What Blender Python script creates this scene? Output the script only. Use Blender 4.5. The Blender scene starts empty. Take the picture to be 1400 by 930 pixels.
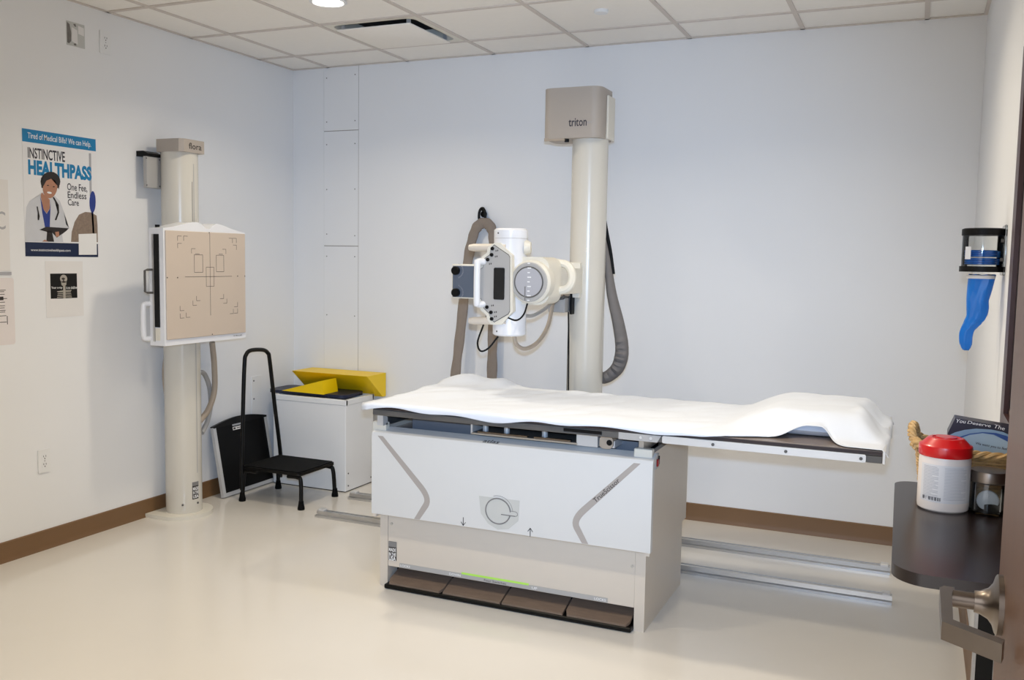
import bpy, bmesh, math, random
import numpy as np
from mathutils import Vector, Matrix, noise
random.seed(7)
PI = math.pi
scene = bpy.context.scene
C = scene.collection

# ------------------------------------------------------------------ camera (fitted, 1400x930 frame)
F, YAW, PIT, ROL = 1263.203, 0.4126, 0.0871, 0.0169
CAM = Vector((3.9764, -5.2833, 1.5))
fw = Vector((-math.sin(YAW)*math.cos(PIT), math.cos(YAW)*math.cos(PIT), -math.sin(PIT)))
r0 = Vector((math.cos(YAW), math.sin(YAW), 0)); u0 = r0.cross(fw)
rt = math.cos(ROL)*r0 + math.sin(ROL)*u0
up = -math.sin(ROL)*r0 + math.cos(ROL)*u0
cd = bpy.data.cameras.new('camera'); cam = bpy.data.objects.new('camera', cd); C.objects.link(cam)
cd.sensor_fit = 'HORIZONTAL'; cd.sensor_width = 36.0; cd.lens = F/1400*36.0; cd.clip_start = 0.02
cam.matrix_world = Matrix(((rt.x, up.x, -fw.x, CAM.x), (rt.y, up.y, -fw.y, CAM.y), (rt.z, up.z, -fw.z, CAM.z), (0, 0, 0, 1)))
scene.camera = cam
def ray(x, y): return fw + (x-700)/F*rt - (y-465)/F*up
def onx(x, y, v): d = ray(x, y); return CAM + d*((v-CAM.x)/d.x)
def ony(x, y, v): d = ray(x, y); return CAM + d*((v-CAM.y)/d.y)
def onz(x, y, v): d = ray(x, y); return CAM + d*((v-CAM.z)/d.z)

# ------------------------------------------------------------------ world, flash, exposure
w = bpy.data.worlds.new('world'); scene.world = w; w.use_nodes = True
w.node_tree.nodes['Background'].inputs[0].default_value = (0.80, 0.80, 0.82, 1)
w.node_tree.nodes['Background'].inputs[1].default_value = 2.2
vs = scene.view_settings
vs.view_transform = 'Standard'; vs.look = 'None'; vs.gamma = 1.0; vs.use_curve_mapping = False
vs.exposure = 0.22
fl = bpy.data.lights.new('camera_flash', 'SPOT'); fl.energy = 290; fl.color = (0.42, 0.65, 1.0)
fl.shadow_soft_size = 0.025; fl.spot_size = math.radians(63); fl.spot_blend = 1.0
flo = bpy.data.objects.new('camera_flash', fl); C.objects.link(flo)
flo.matrix_world = Matrix(((rt.x, up.x, -fw.x, 0), (rt.y, up.y, -fw.y, 0), (rt.z, up.z, -fw.z, 0), (0, 0, 0, 1)))
flo.location = CAM + up*0.11 + fw*0.02
LAMP_W = 9.6; LAMP_COL = (1.0, 0.88, 0.69)

W, H, YN = 4.226, 2.758, -4.70      # room width, ceiling height, near wall

# ------------------------------------------------------------------ materials
def lin(c):
    c = c/255.0
    return c/12.92 if c <= 0.04045 else ((c+0.055)/1.055)**2.4
def rgb(r, g, b): return (lin(r), lin(g), lin(b), 1)
def mat(name, col, rough=0.5, metal=0.0, var=0.04, scale=12.0, bump=0.0, bscale=200.0, spec=0.5, emit=None, estr=0.0,
        trans=0.0, stretch=None, coat=0.0):
    m = bpy.data.materials.new(name); m.use_nodes = True
    nt = m.node_tree; b = nt.nodes['Principled BSDF']
    b.inputs['Roughness'].default_value = rough; b.inputs['Metallic'].default_value = metal
    b.inputs['Specular IOR Level'].default_value = spec
    b.inputs['Transmission Weight'].default_value = trans
    b.inputs['Coat Weight'].default_value = coat
    c = rgb(*col)
    tc = nt.nodes.new('ShaderNodeTexCoord'); mp = nt.nodes.new('ShaderNodeMapping')
    nt.links.new(tc.outputs['Object'], mp.inputs[0])
    if stretch: mp.inputs['Scale'].default_value = stretch
    if var > 0:
        n = nt.nodes.new('ShaderNodeTexNoise'); n.inputs['Scale'].default_value = scale; n.inputs['Detail'].default_value = 5
        nt.links.new(mp.outputs[0], n.inputs['Vector'])
        mx = nt.nodes.new('ShaderNodeMix'); mx.data_type = 'RGBA'
        mx.inputs[6].default_value = tuple(min(1, v*(1-var)) for v in c[:3])+(1,)
        mx.inputs[7].default_value = tuple(min(1, v*(1+var)) for v in c[:3])+(1,)
        nt.links.new(n.outputs[0], mx.inputs[0]); nt.links.new(mx.outputs[2], b.inputs['Base Color'])
    else:
        b.inputs['Base Color'].default_value = c
    if bump > 0:
        n2 = nt.nodes.new('ShaderNodeTexNoise'); n2.inputs['Scale'].default_value = bscale; n2.inputs['Detail'].default_value = 3
        nt.links.new(mp.outputs[0], n2.inputs['Vector'])
        bp = nt.nodes.new('ShaderNodeBump'); bp.inputs['Strength'].default_value = bump; bp.inputs['Distance'].default_value = 0.004
        nt.links.new(n2.outputs[0], bp.inputs['Height']); nt.links.new(bp.outputs[0], b.inputs['Normal'])
    if emit:
        b.inputs['Emission Color'].default_value = rgb(*emit); b.inputs['Emission Strength'].default_value = estr
    return m
M = dict(
    wall=mat('wall_paint', (239, 240, 242), 0.62, var=0.012, scale=3, bump=0.05, bscale=260, spec=0.3),
    tile=mat('ceiling_tile', (250, 246, 240), 0.9, var=0.02, scale=40, bump=0.25, bscale=300, spec=0.1),
    tbar=mat('ceiling_grid', (214, 205, 197), 0.6, var=0.02),
    floor=mat('floor_vinyl', (225, 220, 212), 0.16, var=0.03, scale=2.2, bump=0.015, bscale=8, spec=0.5),
    base=mat('baseboard_vinyl', (122, 92, 62), 0.45, var=0.06, scale=6),
    beige=mat('beige_paint', (213, 203, 190), 0.42, var=0.015),
    taupe=mat('taupe_paint', (176, 166, 156), 0.45, var=0.015),
    cream=mat('cream_enamel', (216, 211, 200), 0.25, var=0.01, coat=0.2),
    white=mat('white_enamel', (238, 239, 240), 0.35, var=0.01),
    whiteg=mat('white_gloss', (235, 236, 240), 0.22, var=0.01, coat=0.2),
    offwhite=mat('offwhite_plastic', (228, 223, 210), 0.4, var=0.01),
    stripe=mat('grey_stripe', (170, 163, 158), 0.5, var=0.02),
    grey=mat('grey_plastic', (176, 174, 172), 0.45, var=0.02),
    dgrey=mat('dark_grey', (88, 86, 84), 0.5, var=0.03),
    bluegrey=mat('blue_grey', (88, 97, 112), 0.45, var=0.03),
    bluebox=mat('blue_grey_sheet', (112, 116, 124), 0.45, var=0.03),
    black=mat('black_plastic', (6, 6, 7), 0.5, var=0.05, spec=0.2),
    blackm=mat('black_steel', (5, 5, 5), 0.4, var=0.05, spec=0.25),
    rubber=mat('black_rubber', (8, 8, 8), 0.8, var=0.1, bump=0.4, bscale=500, spec=0.15),
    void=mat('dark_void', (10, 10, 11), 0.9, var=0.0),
    sleeve=mat('grey_fabric', (142, 131, 122), 0.9, var=0.08, scale=30, bump=0.4, bscale=60, spec=0.1),
    sleeve2=mat('charcoal_fabric', (122, 118, 116), 0.8, var=0.1, scale=30, bump=0.4, bscale=50, spec=0.2),
    hose=mat('beige_hose', (176, 161, 144), 0.5, var=0.02),
    plate=mat('detector_front', (206, 190, 174), 0.5, var=0.015),
    ink=mat('dark_ink', (58, 52, 50), 0.7, var=0.0),
    inkgrey=mat('grey_ink', (128, 126, 126), 0.7, var=0.0),
    sheet=mat('white_sheet', (226, 231, 240), 0.9, var=0.01, bump=0.15, bscale=25, spec=0.1),
    pillow=mat('pillow_cotton', (236, 238, 244), 0.9, var=0.01, spec=0.1),
    top=mat('table_laminate', (118, 106, 100), 0.3, var=0.03),
    alu=mat('aluminium', (196, 196, 196), 0.3, 0.9, var=0.05, scale=20, stretch=(0.5, 10, 10)),
    alup=mat('aluminium_pale', (214, 214, 214), 0.35, 0.35, var=0.02),
    steel=mat('brushed_nickel', (128, 118, 109), 0.33, 1.0, var=0.06, scale=30),
    chrome=mat('chrome', (210, 210, 212), 0.12, 1.0, var=0.0),
    yellow=mat('yellow_vinyl', (255, 212, 6), 0.42, var=0.03, bump=0.05, bscale=40),
    navy=mat('navy_vinyl', (22, 30, 58), 0.45, var=0.08),
    pedal=mat('pedal_rubber', (122, 104, 90), 0.38, var=0.25, scale=14, stretch=(1, 6, 1), bump=0.3, bscale=60),
    green=mat('green_light', (150, 190, 80), 0.4, var=0.0, emit=(170, 230, 90), estr=0.3),
    red=mat('red_plastic', (214, 14, 22), 0.3, var=0.02, coat=0.3),
    switch=mat('red_switch', (150, 20, 24), 0.35, var=0.0),
    canister=mat('canister_plastic', (240, 230, 222), 0.35, var=0.01),
    labelp=mat('label_paper', (228, 226, 226), 0.5, var=0.02),
    paper=mat('paper', (233, 231, 230), 0.7, var=0.01),
    paperpink=mat('paper_pink', (232, 225, 224), 0.6, var=0.01),
    posterw=mat('poster_white', (238, 238, 240), 0.4, var=0.01),
    pblue=mat('poster_blue', (0, 126, 182), 0.4, var=0.02),
    pnavy=mat('poster_navy', (14, 30, 66), 0.4, var=0.02),
    pink=mat('poster_text_dark', (48, 46, 58), 0.5, var=0.0),
    ptext=mat('print_white', (240, 240, 240), 0.5, var=0.0),
    pskin=mat('print_skin', (178, 128, 102), 0.5, var=0.08, scale=40),
    phair=mat('print_dark_hair', (34, 26, 24), 0.5, var=0.1),
    pcoat=mat('print_coat', (206, 208, 214), 0.5, var=0.06, scale=25),
    pscrub=mat('print_scrubs', (36, 58, 140), 0.5, var=0.08),
    pcurl=mat('print_curls', (140, 122, 108), 0.5, var=0.35, scale=70),
    pgrey=mat('print_grey', (176, 176, 182), 0.5, var=0.05),
    bone=mat('print_bone', (172, 166, 156), 0.5, var=0.2, scale=120),
    wicker=mat('wicker', (206, 168, 112), 0.55, var=0.18, scale=60, bump=0.3, bscale=200),
    boxblue=mat('carton_blue', (146, 178, 206), 0.4, var=0.1, scale=10),
    boxmid=mat('carton_mid_blue', (44, 84, 160), 0.4, var=0.05),
    boxlt=mat('carton_pale_blue', (176, 202, 220), 0.4, var=0.06, scale=12),
    boxdark=mat('carton_dark', (34, 30, 50), 0.4, var=0.05),
    bag=mat('blue_bag', (0, 112, 208), 0.3, var=0.05, bump=0.1, bscale=40),
    shelf=mat('dark_laminate', (36, 26, 25), 0.26, var=0.18, scale=6, stretch=(12, 1.2, 12)),
    frame=mat('dark_wood_frame', (70, 44, 40), 0.4, var=0.1, stretch=(8, 8, 1)),
    jamb=mat('window_jamb', (40, 22, 20), 0.5, var=0.1, stretch=(8, 8, 1)),
    door=mat('door_wood', (94, 62, 38), 0.42, var=0.28, scale=5, stretch=(14, 14, 1.1)),
    lamp=mat('lamp_lens', (255, 250, 240), 0.5, var=0.0, emit=(255, 246, 232), estr=9.0),
    cover=mat('cover_enamel', (214, 214, 213), 0.35, var=0.01),
    film=mat('emblem_grey', (197, 198, 195), 0.3, var=0.0),
    seam=mat('seam_shade_grey', (150, 147, 142), 0.8, var=0.0),
    tan=mat('patch_grey', (120, 116, 112), 0.9, var=0.3, scale=60),
    display=mat('display_black', (26, 27, 30), 0.15, var=0.0),
)
def glass(name, col, rough=0.02):
    m = bpy.data.materials.new(name); m.use_nodes = True
    nt = m.node_tree; nt.nodes.remove(nt.nodes['Principled BSDF'])
    t = nt.nodes.new('ShaderNodeBsdfTransparent'); t.inputs[0].default_value = rgb(*col)
    g = nt.nodes.new('ShaderNodeBsdfGlossy'); g.inputs['Roughness'].default_value = rough
    f = nt.nodes.new('ShaderNodeFresnel'); f.inputs[0].default_value = 1.45
    mx = nt.nodes.new('ShaderNodeMixShader')
    nt.links.new(f.outputs[0], mx.inputs[0]); nt.links.new(t.outputs[0], mx.inputs[1]); nt.links.new(g.outputs[0], mx.inputs[2])
    nt.links.new(mx.outputs[0], nt.nodes['Material Output'].inputs[0])
    return m
M['glass'] = glass('clear_plastic', (238, 240, 240)); M['glassd'] = glass('window_glass', (60, 62, 66))

# ------------------------------------------------------------------ helpers
ORG = {}
SPLIT = {'screw', 'bolt', 'hanger_clip', 'printed_hand', 'printed_stethoscope', 'printed_sockets', 'printed_tablet', 'printed_lamp_blur', 'torn_gap', 'filler', 'pin', 'arm_hole', 'window_jamb', 'arrow_mark'}
TINY = {'printed_bones', 'alignment_marks', 'printed_lines', 'label_print', 'barcode', 'dial_ticks', 'dial_scale', 'button_symbol', 'weave', 'slot', 'printed_fringe', 'printed_hair', 'sticker_print', 'emblem_ring', 'braided_rim', 'handle_braid', 'rim', 'edge_trim'}
def islands(bm):
    bm.verts.index_update(); seen = set(); out = []
    for v in bm.verts:
        if v in seen: continue
        st_ = [v]; seen.add(v); comp = []
        while st_:
            a = st_.pop(); comp.append(a)
            for e in a.link_edges:
                b = e.other_vert(a)
                if b not in seen: seen.add(b); st_.append(b)
        t_ = bmesh.new(); mp = {a: t_.verts.new(a.co) for a in comp}
        fs = {f for a in comp for f in a.link_faces}
        for f in fs: t_.faces.new([mp[a] for a in f.verts])
        out.append(t_)
    return out
def nb(): return bmesh.new()
def thing(name, label, cat, loc, group=None):
    o = bpy.data.objects.new(name, None); C.objects.link(o); o.location = loc; o.empty_display_size = 0.05
    o['label'] = label; o['category'] = cat
    if group: o['group'] = group
    ORG[o.name] = Vector(loc); return o
def obj(name, bm, m, parent=None, sharp=32, origin=None, label=None, cat=None, group=None, kind=None, smooth=True):
    if parent is not None and name in SPLIT:
        pcs = islands(bm)
        if len(pcs) > 1:
            out = [obj(name, q_, m, parent, sharp, smooth=smooth) for q_ in pcs]; bm.free(); return out[0]
    if parent is not None and name in TINY: kind = 'stuff'
    bmesh.ops.recalc_face_normals(bm, faces=bm.faces)
    og = ORG[parent.name] if parent is not None else Vector(origin if origin is not None else (0, 0, 0))
    if og.length > 0: bmesh.ops.translate(bm, verts=bm.verts, vec=-og)
    if smooth:
        a = math.radians(sharp)
        for f in bm.faces: f.smooth = True
        for e in bm.edges: e.smooth = not (len(e.link_faces) == 2 and e.calc_face_angle(0) > a)
    me = bpy.data.meshes.new(name); bm.to_mesh(me); bm.free(); me.materials.append(m)
    o = bpy.data.objects.new(name, me); C.objects.link(o)
    if parent is not None: o.parent = parent
    else: o.location = og
    ORG[o.name] = og
    if label: o['label'] = label
    if cat: o['category'] = cat
    if group: o['group'] = group
    if kind: o['kind'] = kind
    return o
def struct(name, bm, m, origin=None, label=None, **k):
    return obj(name, bm, m, None, origin=origin, kind='structure', label=label, **k)
def box(bm, x0, x1, y0, y1, z0, z1, bev=0, seg=2):
    t = bmesh.new()
    vs_ = [t.verts.new((x, y, z)) for x in (x0, x1) for y in (y0, y1) for z in (z0, z1)]
    for q in ((0, 1, 3, 2), (4, 6, 7, 5), (0, 4, 5, 1), (2, 3, 7, 6), (0, 2, 6, 4), (1, 5, 7, 3)): t.faces.new([vs_[i] for i in q])
    if bev > 0: bmesh.ops.bevel(t, geom=list(t.edges), offset=bev, segments=seg, profile=0.5, affect='EDGES')
    merge(bm, t); return bm
def merge(bm, t):
    me = bpy.data.meshes.new('tmp'); t.to_mesh(me); t.free(); bm.from_mesh(me); bpy.data.meshes.remove(me)
def basis(d):
    d = Vector(d).normalized(); a = Vector((0, 0, 1)) if abs(d.z) < 0.9 else Vector((1, 0, 0))
    u = d.cross(a).normalized(); return u, d.cross(u).normalized()
def tube(bm, pts, r, seg=10, cap=True, closed=False):
    pts = [Vector(p) for p in pts]; n = len(pts)
    rr = r if hasattr(r, '__len__') else [r]*n
    rings = []; u = None
    for i, p in enumerate(pts):
        if closed: d = pts[(i+1) % n]-pts[i-1]
        else: d = pts[min(i+1, n-1)]-pts[max(i-1, 0)]
        if d.length < 1e-9: d = Vector((0, 0, 1))
        d.normalize()
        if u is None: u, _ = basis(d)
        else:
            u = u-d*u.dot(d)
            if u.length < 1e-6: u, _ = basis(d)
            u.normalize()
        v = d.cross(u)
        e = rr[i] if hasattr(rr[i], '__len__') else (rr[i], rr[i])
        rings.append([bm.verts.new(p+u*(e[0]*math.cos(2*PI*k/seg))+v*(e[1]*math.sin(2*PI*k/seg))) for k in range(seg)])
    m_ = n if closed else n-1
    for i in range(m_):
        a, b = rings[i], rings[(i+1) % n]
        for k in range(seg): bm.faces.new((a[k], a[(k+1) % seg], b[(k+1) % seg], b[k]))
    if cap and not closed:
        bm.faces.new(rings[0][::-1]); bm.faces.new(rings[-1])
    return bm
def cyl(bm, p0, p1, r, seg=24, r2=None):
    return tube(bm, [p0, p1], [r, r if r2 is None else r2], seg)
def lathe(bm, c, prof, axis=(0, 0, 1), seg=32):
    """profile [(radius, height)] revolved about axis through c"""
    ax = Vector(axis).normalized(); u, v = basis(ax); c = Vector(c); rings = []
    for r, h in prof:
        r = max(r, 1e-4)
        rings.append([bm.verts.new(c+ax*h+u*(r*math.cos(2*PI*k/seg))+v*(r*math.sin(2*PI*k/seg))) for k in range(seg)])
    for a, b in zip(rings, rings[1:]):
        for k in range(seg): bm.faces.new((a[k], a[(k+1) % seg], b[(k+1) % seg], b[k]))
    bm.faces.new(rings[0][::-1]); bm.faces.new(rings[-1]); return bm
def prism(bm, pts, d):
    """planar polygon of 3D points extruded by vector d"""
    d = Vector(d); a = [bm.verts.new(Vector(p)) for p in pts]; b = [bm.verts.new(Vector(p)+d) for p in pts]
    n = len(pts); bm.faces.new(a[::-1]); bm.faces.new(b)
    for i in range(n): bm.faces.new((a[i], a[(i+1) % n], b[(i+1) % n], b[i]))
    return bm
def bev(bm, wd, seg=2, ang=40):
    es = [e for e in bm.edges if len(e.link_faces) == 2 and e.calc_face_angle(0) > math.radians(ang)]
    bmesh.ops.bevel(bm, geom=es, offset=wd, segments=seg, profile=0.5, affect='EDGES'); return bm
def poly(bm, pts):
    bm.faces.new([bm.verts.new(Vector(p)) for p in pts]); return bm
def spline(pts, n=8):
    """Catmull-Rom"""
    P = [Vector(p) for p in pts]; P = [2*P[0]-P[1]]+P+[2*P[-1]-P[-2]]; out = []
    for i in range(1, len(P)-2):
        for k in range(n):
            t = k/n; a, b, c_, d = P[i-1:i+3]
            out.append(0.5*((2*b)+(c_-a)*t+(2*a-5*b+4*c_-d)*t*t+(3*b-a-3*c_+d)*t**3))
    out.append(P[-2]); return out
def rrect(x0, x1, y0, y1, r, n=6):
    o = []
    for cx, cy, a in ((x1-r, y1-r, 0), (x0+r, y1-r, PI/2), (x0+r, y0+r, PI), (x1-r, y0+r, 1.5*PI)):
        for k in range(n+1):
            t = a+PI/2*k/n; o.append((cx+r*math.cos(t), cy+r*math.sin(t)))
    return o
def text(s, m, parent, P, U, V, name='lettering', bold=0.0, mode='fit', shear=0.0):
    """flat lettering: lower left P, fills the box spanned by U (width) and V (height)"""
    cu = bpy.data.curves.new('t', 'FONT'); cu.body = s; cu.size = 1; cu.offset = bold; cu.resolution_u = 3; cu.shear = shear
    to = bpy.data.objects.new('t', cu); C.objects.link(to)
    dg = bpy.context.evaluated_depsgraph_get(); me = bpy.data.meshes.new_from_object(to.evaluated_get(dg))
    bpy.data.objects.remove(to); bpy.data.curves.remove(cu)
    xs = [v.co.x for v in me.vertices]; ys = [v.co.y for v in me.vertices]
    x0, x1, y0, y1 = min(xs), max(xs), min(ys), max(ys)
    P, U, V = Vector(P), Vector(U), Vector(V); og = ORG[parent.name]
    for v in me.vertices:
        v.co = P+U*((v.co.x-x0)/(x1-x0))+V*((v.co.y-y0)/(y1-y0))-og
    me.name = name; me.materials.clear(); me.materials.append(m)
    o = bpy.data.objects.new(name, me); C.objects.link(o); o.parent = parent; ORG[o.name] = og
    return o
def ellipse(cx, cy, rx, ry, n=20, a=0): 
    return [(cx+rx*math.cos(2*PI*k/n)*math.cos(a)-ry*math.sin(2*PI*k/n)*math.sin(a),
             cy+rx*math.cos(2*PI*k/n)*math.sin(a)+ry*math.sin(2*PI*k/n)*math.cos(a)) for k in range(n)]

# ================================================================== STRUCTURE
struct('floor', box(nb(), -0.1, W+0.1, -6.6, 0.1, -0.1, 0), M['floor'], label='glossy cream vinyl floor')
wl = struct('wall_left', box(nb(), -0.12, 0, YN, 0.1, 0, H+0.1), M['wall'], label='white painted wall on the left')
wb = struct('wall_back', box(nb(), 0, W, 0.004, 0.12, 0, H+0.1), M['wall'], label='white panelled back wall')
def wpanel(x0, x1, z0, z1, screws):
    p = obj('wall_panel', box(nb(), x0, x1, 0.0, 0.0045, z0, z1), M['wall'], wb)
    for (sx, sz) in screws:
        obj('screw', cyl(nb(), (sx, 0.001, sz), (sx, -0.0015, sz), 0.004, 8), M['inkgrey'], p)
wpanel(0.0, 0.2515, 0, H, [])
wpanel(0.253, 0.526, 2.341, H, [(.275, 2.69), (.50, 2.7), (.275, 2.40), (.50, 2.40)])
wpanel(0.253, 0.526, 1.573, 2.336, [(.275, 2.25), (.5, 2.25), (.275, 1.95), (.5, 1.95), (.275, 1.65), (.5, 1.64)])
wpanel(0.253, 0.526, 0, 1.568, [(.5, 1.50), (.275, 1.5), (.5, 1.1), (.275, 1.1)])
wpanel(0.529, W, 0, H, [])
obj('seam_shade', box(nb(), .526, .529, .0012, .0042, 0, H), M['seam'], wb)  # grey strips paint in the shade of the gaps between panels
for z_ in (1.568, 2.336): obj('seam_shade', box(nb(), .253, .526, .0012, .0042, z_, z_+.005), M['seam'], wb)
# right wall with control-room window
wy0, wy1, wz0, wz1 = -3.55, -2.36, 1.085, 2.03
bm = nb()
box(bm, W, W+0.12, YN, wy0, 0, H+0.1); box(bm, W, W+0.12, wy1, 0.1, 0, H+0.1)
box(bm, W, W+0.12, wy0, wy1, 0, wz0); box(bm, W, W+0.12, wy0, wy1, wz1, H+0.1)
struct('wall_right', bm, M['wall'], label='white wall on the right')
bm = nb(); t = 0.09
box(bm, W-0.012, W+0.004, wy1-0.005, wy1+t, wz0-t, wz1+t); box(bm, W-0.012, W+0.004, wy0-t, wy0+0.005, wz0-t, wz1+t)
box(bm, W-0.012, W+0.004, wy0, wy1, wz0-t, wz0+0.005); box(bm, W-0.012, W+0.004, wy0, wy1, wz1-0.005, wz1+t)
win = struct('window_1', bm, M['frame'], label='dark wood window frame in right wall')
bm = nb()
box(bm, W, W+0.13, wy1-0.02, wy1, wz0, wz1); box(bm, W, W+0.13, wy0, wy0+0.02, wz0, wz1)
box(bm, W, W+0.13, wy0, wy1, wz1-0.02, wz1)
obj('window_jamb', bm, M['jamb'], win)
obj('window_sill', box(nb(), W, W+0.13, wy0, wy1, wz0, wz0+0.02), M['door'], win)
obj('window_pane', box(nb(), W+0.09, W+0.096, wy0+.02, wy1-.02, wz0+.02, wz1-.02), M['glassd'], win)
obj('window_backing', box(nb(), W+0.13, W+0.14, wy0, wy1, wz0, wz1), M['void'], win)
# near wall with the doorway the camera looks through
bm = nb()
box(bm, -0.12, 3.02, YN-0.12, YN, 0, H+0.1); box(bm, 4.16, W+0.12, YN-0.12, YN, 0, H+0.1); box(bm, 3.02, 4.16, YN-0.12, YN, 2.12, H+0.1)
struct('wall_front', bm, M['wall'], label='white wall with the open doorway')
# baseboards
def cove(p0, p1, n, h=0.10):
    p0, p1, n = Vector(p0), Vector(p1), Vector(n); prof = [(0, 0), (0.016, 0), (0.011, 0.012), (0.008, 0.03), (0.007, h-0.004), (0.003, h), (0, h)]
    return prism(nb(), [p0+n*a+Vector((0, 0, b)) for a, b in prof], p1-p0)
struct('baseboard_left', cove((0, YN, 0), (0, 0, 0), (1, 0, 0)), M['base'], label='brown vinyl baseboard of left wall')
struct('baseboard_back', cove((0, 0, 0), (W, 0, 0), (0, -1, 0)), M['base'], label='brown vinyl baseboard of back wall')
struct('baseboard_right', cove((W, YN, 0), (W, 0, 0), (-1, 0, 0)), M['base'], label='brown vinyl baseboard of right wall')
# ceiling: slab, tiles, grid bars
ceil = struct('ceiling', box(nb(), -0.1, W+0.1, YN-0.1, 0.1, H+0.30, H+0.36), M['tile'], label='suspended ceiling of cream tiles in a grid')
gx = [0]+[0.29+0.61*k for k in range(7)]+[W]
gy = [0]+[-0.362-0.61*k for k in range(8)]+[YN]
VENT = (1, 1)
for i in range(len(gx)-1):
    for j in range(len(gy)-1):
        if (i, j) == (2, 1): continue
        x0, x1, y0, y1 = gx[i], gx[i+1], gy[j+1], gy[j]
        obj('ceiling_tile', box(nb(), x0+.006, x1-.006, y0+.006, y1-.006, H+0.004, H+0.02), M['tile'], ceil)
for x in gx[1:-1]:
    obj('grid_bar', box(nb(), x-.012, x+.012, YN, 0, H-0.002, H+0.0045), M['tbar'], ceil)
for j, y in enumerate(gy[1:-1]):
    for i in range(len(gx)-1):
        obj('grid_bar', box(nb(), gx[i]+(.0121 if i else 0), gx[i+1]-(.0121 if i < len(gx)-2 else 0), y-.012, y+.012, H-0.002, H+0.0045), M['tbar'], ceil)
bm = nb(); box(bm, 0, W, -.018, 0, H-.002, H+.003); box(bm, 0, .018, YN, -.0185, H-.002, H+.003); box(bm, W-.018, W, YN, -.0185, H-.002, H+.003)
obj('edge_trim', bm, M['tbar'], ceil)

# air diffuser in its grid cell
vx0, vx1, vy0, vy1 = gx[2]+.013, gx[3]-.013, gy[2]+.013, gy[1]-.013
vent = thing('air_diffuser', 'square ceiling air diffuser with a dropped flat centre plate near the downlight', 'vent', ((vx0+vx1)/2, (vy0+vy1)/2, H))
bm = nb()
outer = rrect(vx0, vx1, vy0, vy1, 0.002, 6); inner = rrect(vx0+.035, vx1-.035, vy0+.035, vy1-.035, 0.05, 6); inner2 = rrect(vx0+.05, vx1-.05, vy0+.05, vy1-.05, 0.05, 6)
L0 = [bm.verts.new((x, y, H)) for x, y in outer]; L1 = [bm.verts.new((x, y, H+.001)) for x, y in inner]; L2 = [bm.verts.new((x, y, H+.07)) for x, y in inner2]
n = len(outer)
for a, b in ((L0, L1), (L1, L2)):
    for k in range(n): bm.faces.new((a[k], a[(k+1) % n], b[(k+1) % n], b[k]))
obj('diffuser_frame', bm, M['offwhite'], vent)
obj('diffuser_plenum', box(nb(), vx0, vx1, vy0, vy1, H+.07, H+.09), M['void'], vent)
obj('diffuser_plate', box(nb(), vx0+.06, vx1-.06, vy0+.055, vy1-.065, H-.022, H-.014, .003), M['tile'], vent)
bm = nb()
for sx, sy in ((1, 1), (1, 0), (0, 1), (0, 0)):
    px, py = (vx1-.085 if sx else vx0+.085), (vy0+.085 if sy else vy1-.085)
    box(bm, px-.012, px+.012, py-.003, py+.003, H-.015, H+.071)
obj('hanger_clip', bm, M['alup'], vent)

# recessed downlights
def downlight(x, y, label):
    t = thing('downlight', label, 'light', (x, y, H), 'recessed ceiling downlights')
    bm = nb(); lathe(bm, (x, y, H), [(.078, .004), (.092, .002), (.094, -.002), (.088, -.006), (.078, -.007), (.074, -.003), (.074, .004)], seg=36)
    obj('trim_ring', bm, M['white'], t)
    obj('lens', lathe(nb(), (x, y, H), [(.073, .003), (.073, -.003), (.06, -.005), (.001, -.0055)], seg=36), M['lamp'], t)
    l = bpy.data.lights.new('downlight_lamp', 'AREA'); l.shape = 'DISK'; l.size = 0.15; l.energy = LAMP_W; l.color = LAMP_COL; l.spread = math.radians(144)
    lo = bpy.data.objects.new('downlight_lamp', l); C.objects.link(lo); lo.parent = t; lo.location = (0, 0, -.012)
downlight(1.226, -1.345, 'round recessed downlight in the ceiling tile next to the air diffuser')
downlight(3.26, -1.72, 'round recessed downlight out of frame above the exam table')
downlight(1.75, -3.1, 'round recessed downlight out of frame near the left wall')
downlight(3.03, -3.1, 'round recessed downlight out of frame near the doorway')
# sprinkler cover
p = onz(822, 15, H)
bm = lathe(nb(), (p.x, p.y, H+.004), [(.036, 0), (.036, -.012), (.033, -.016), (.001, -.017)])
obj('sprinkler_cover', bm, M['white'], origin=(p.x, p.y, H), label='small round white sprinkler cover disc on a ceiling tile', cat='sprinkler')

# ================================================================== LEFT WALL ITEMS
def outlet(yc, zc, label, tilt=0):
    t = thing('wall_outlet', label, 'outlet', (0, yc, zc))
    obj('cover_plate', bev(prism(nb(), [(0.0005, yc+a, zc+b) for a, b in rrect(-.036, .036, -.059, .059, .005, 3)], (.006, 0, 0)), .002, 1), M['white'], t)
    for s in (-1, 1):
        f = obj('receptacle', prism(nb(), [(0.006, yc+a, zc+b+s*.02) for a, b in rrect(-.017, .017, -.015, .015, .007, 4)], (.0015, 0, 0)), M['white'], t)
        bm = nb()
        box(bm, .0074, .0079, yc-.008, yc-.0055, zc+s*.02-.001, zc+s*.02+.008); box(bm, .0074, .0079, yc+.0055, yc+.008, zc+s*.02-.001, zc+s*.02+.008)
        cyl(bm, (.0073, yc, zc+s*.02-.008), (.0079, yc, zc+s*.02-.008), .003, 8)
        obj('slot', bm, M['ink'], f)
    obj('screw', cyl(nb(), (.006, yc, zc), (.008, yc, zc), .003, 8), M['alu'], t)
outlet(-2.038, .453, 'white duplex outlet low on the left wall above the baseboard')
outlet(-1.600, 2.598, 'white duplex outlet high on the left wall below the ceiling')
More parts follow.
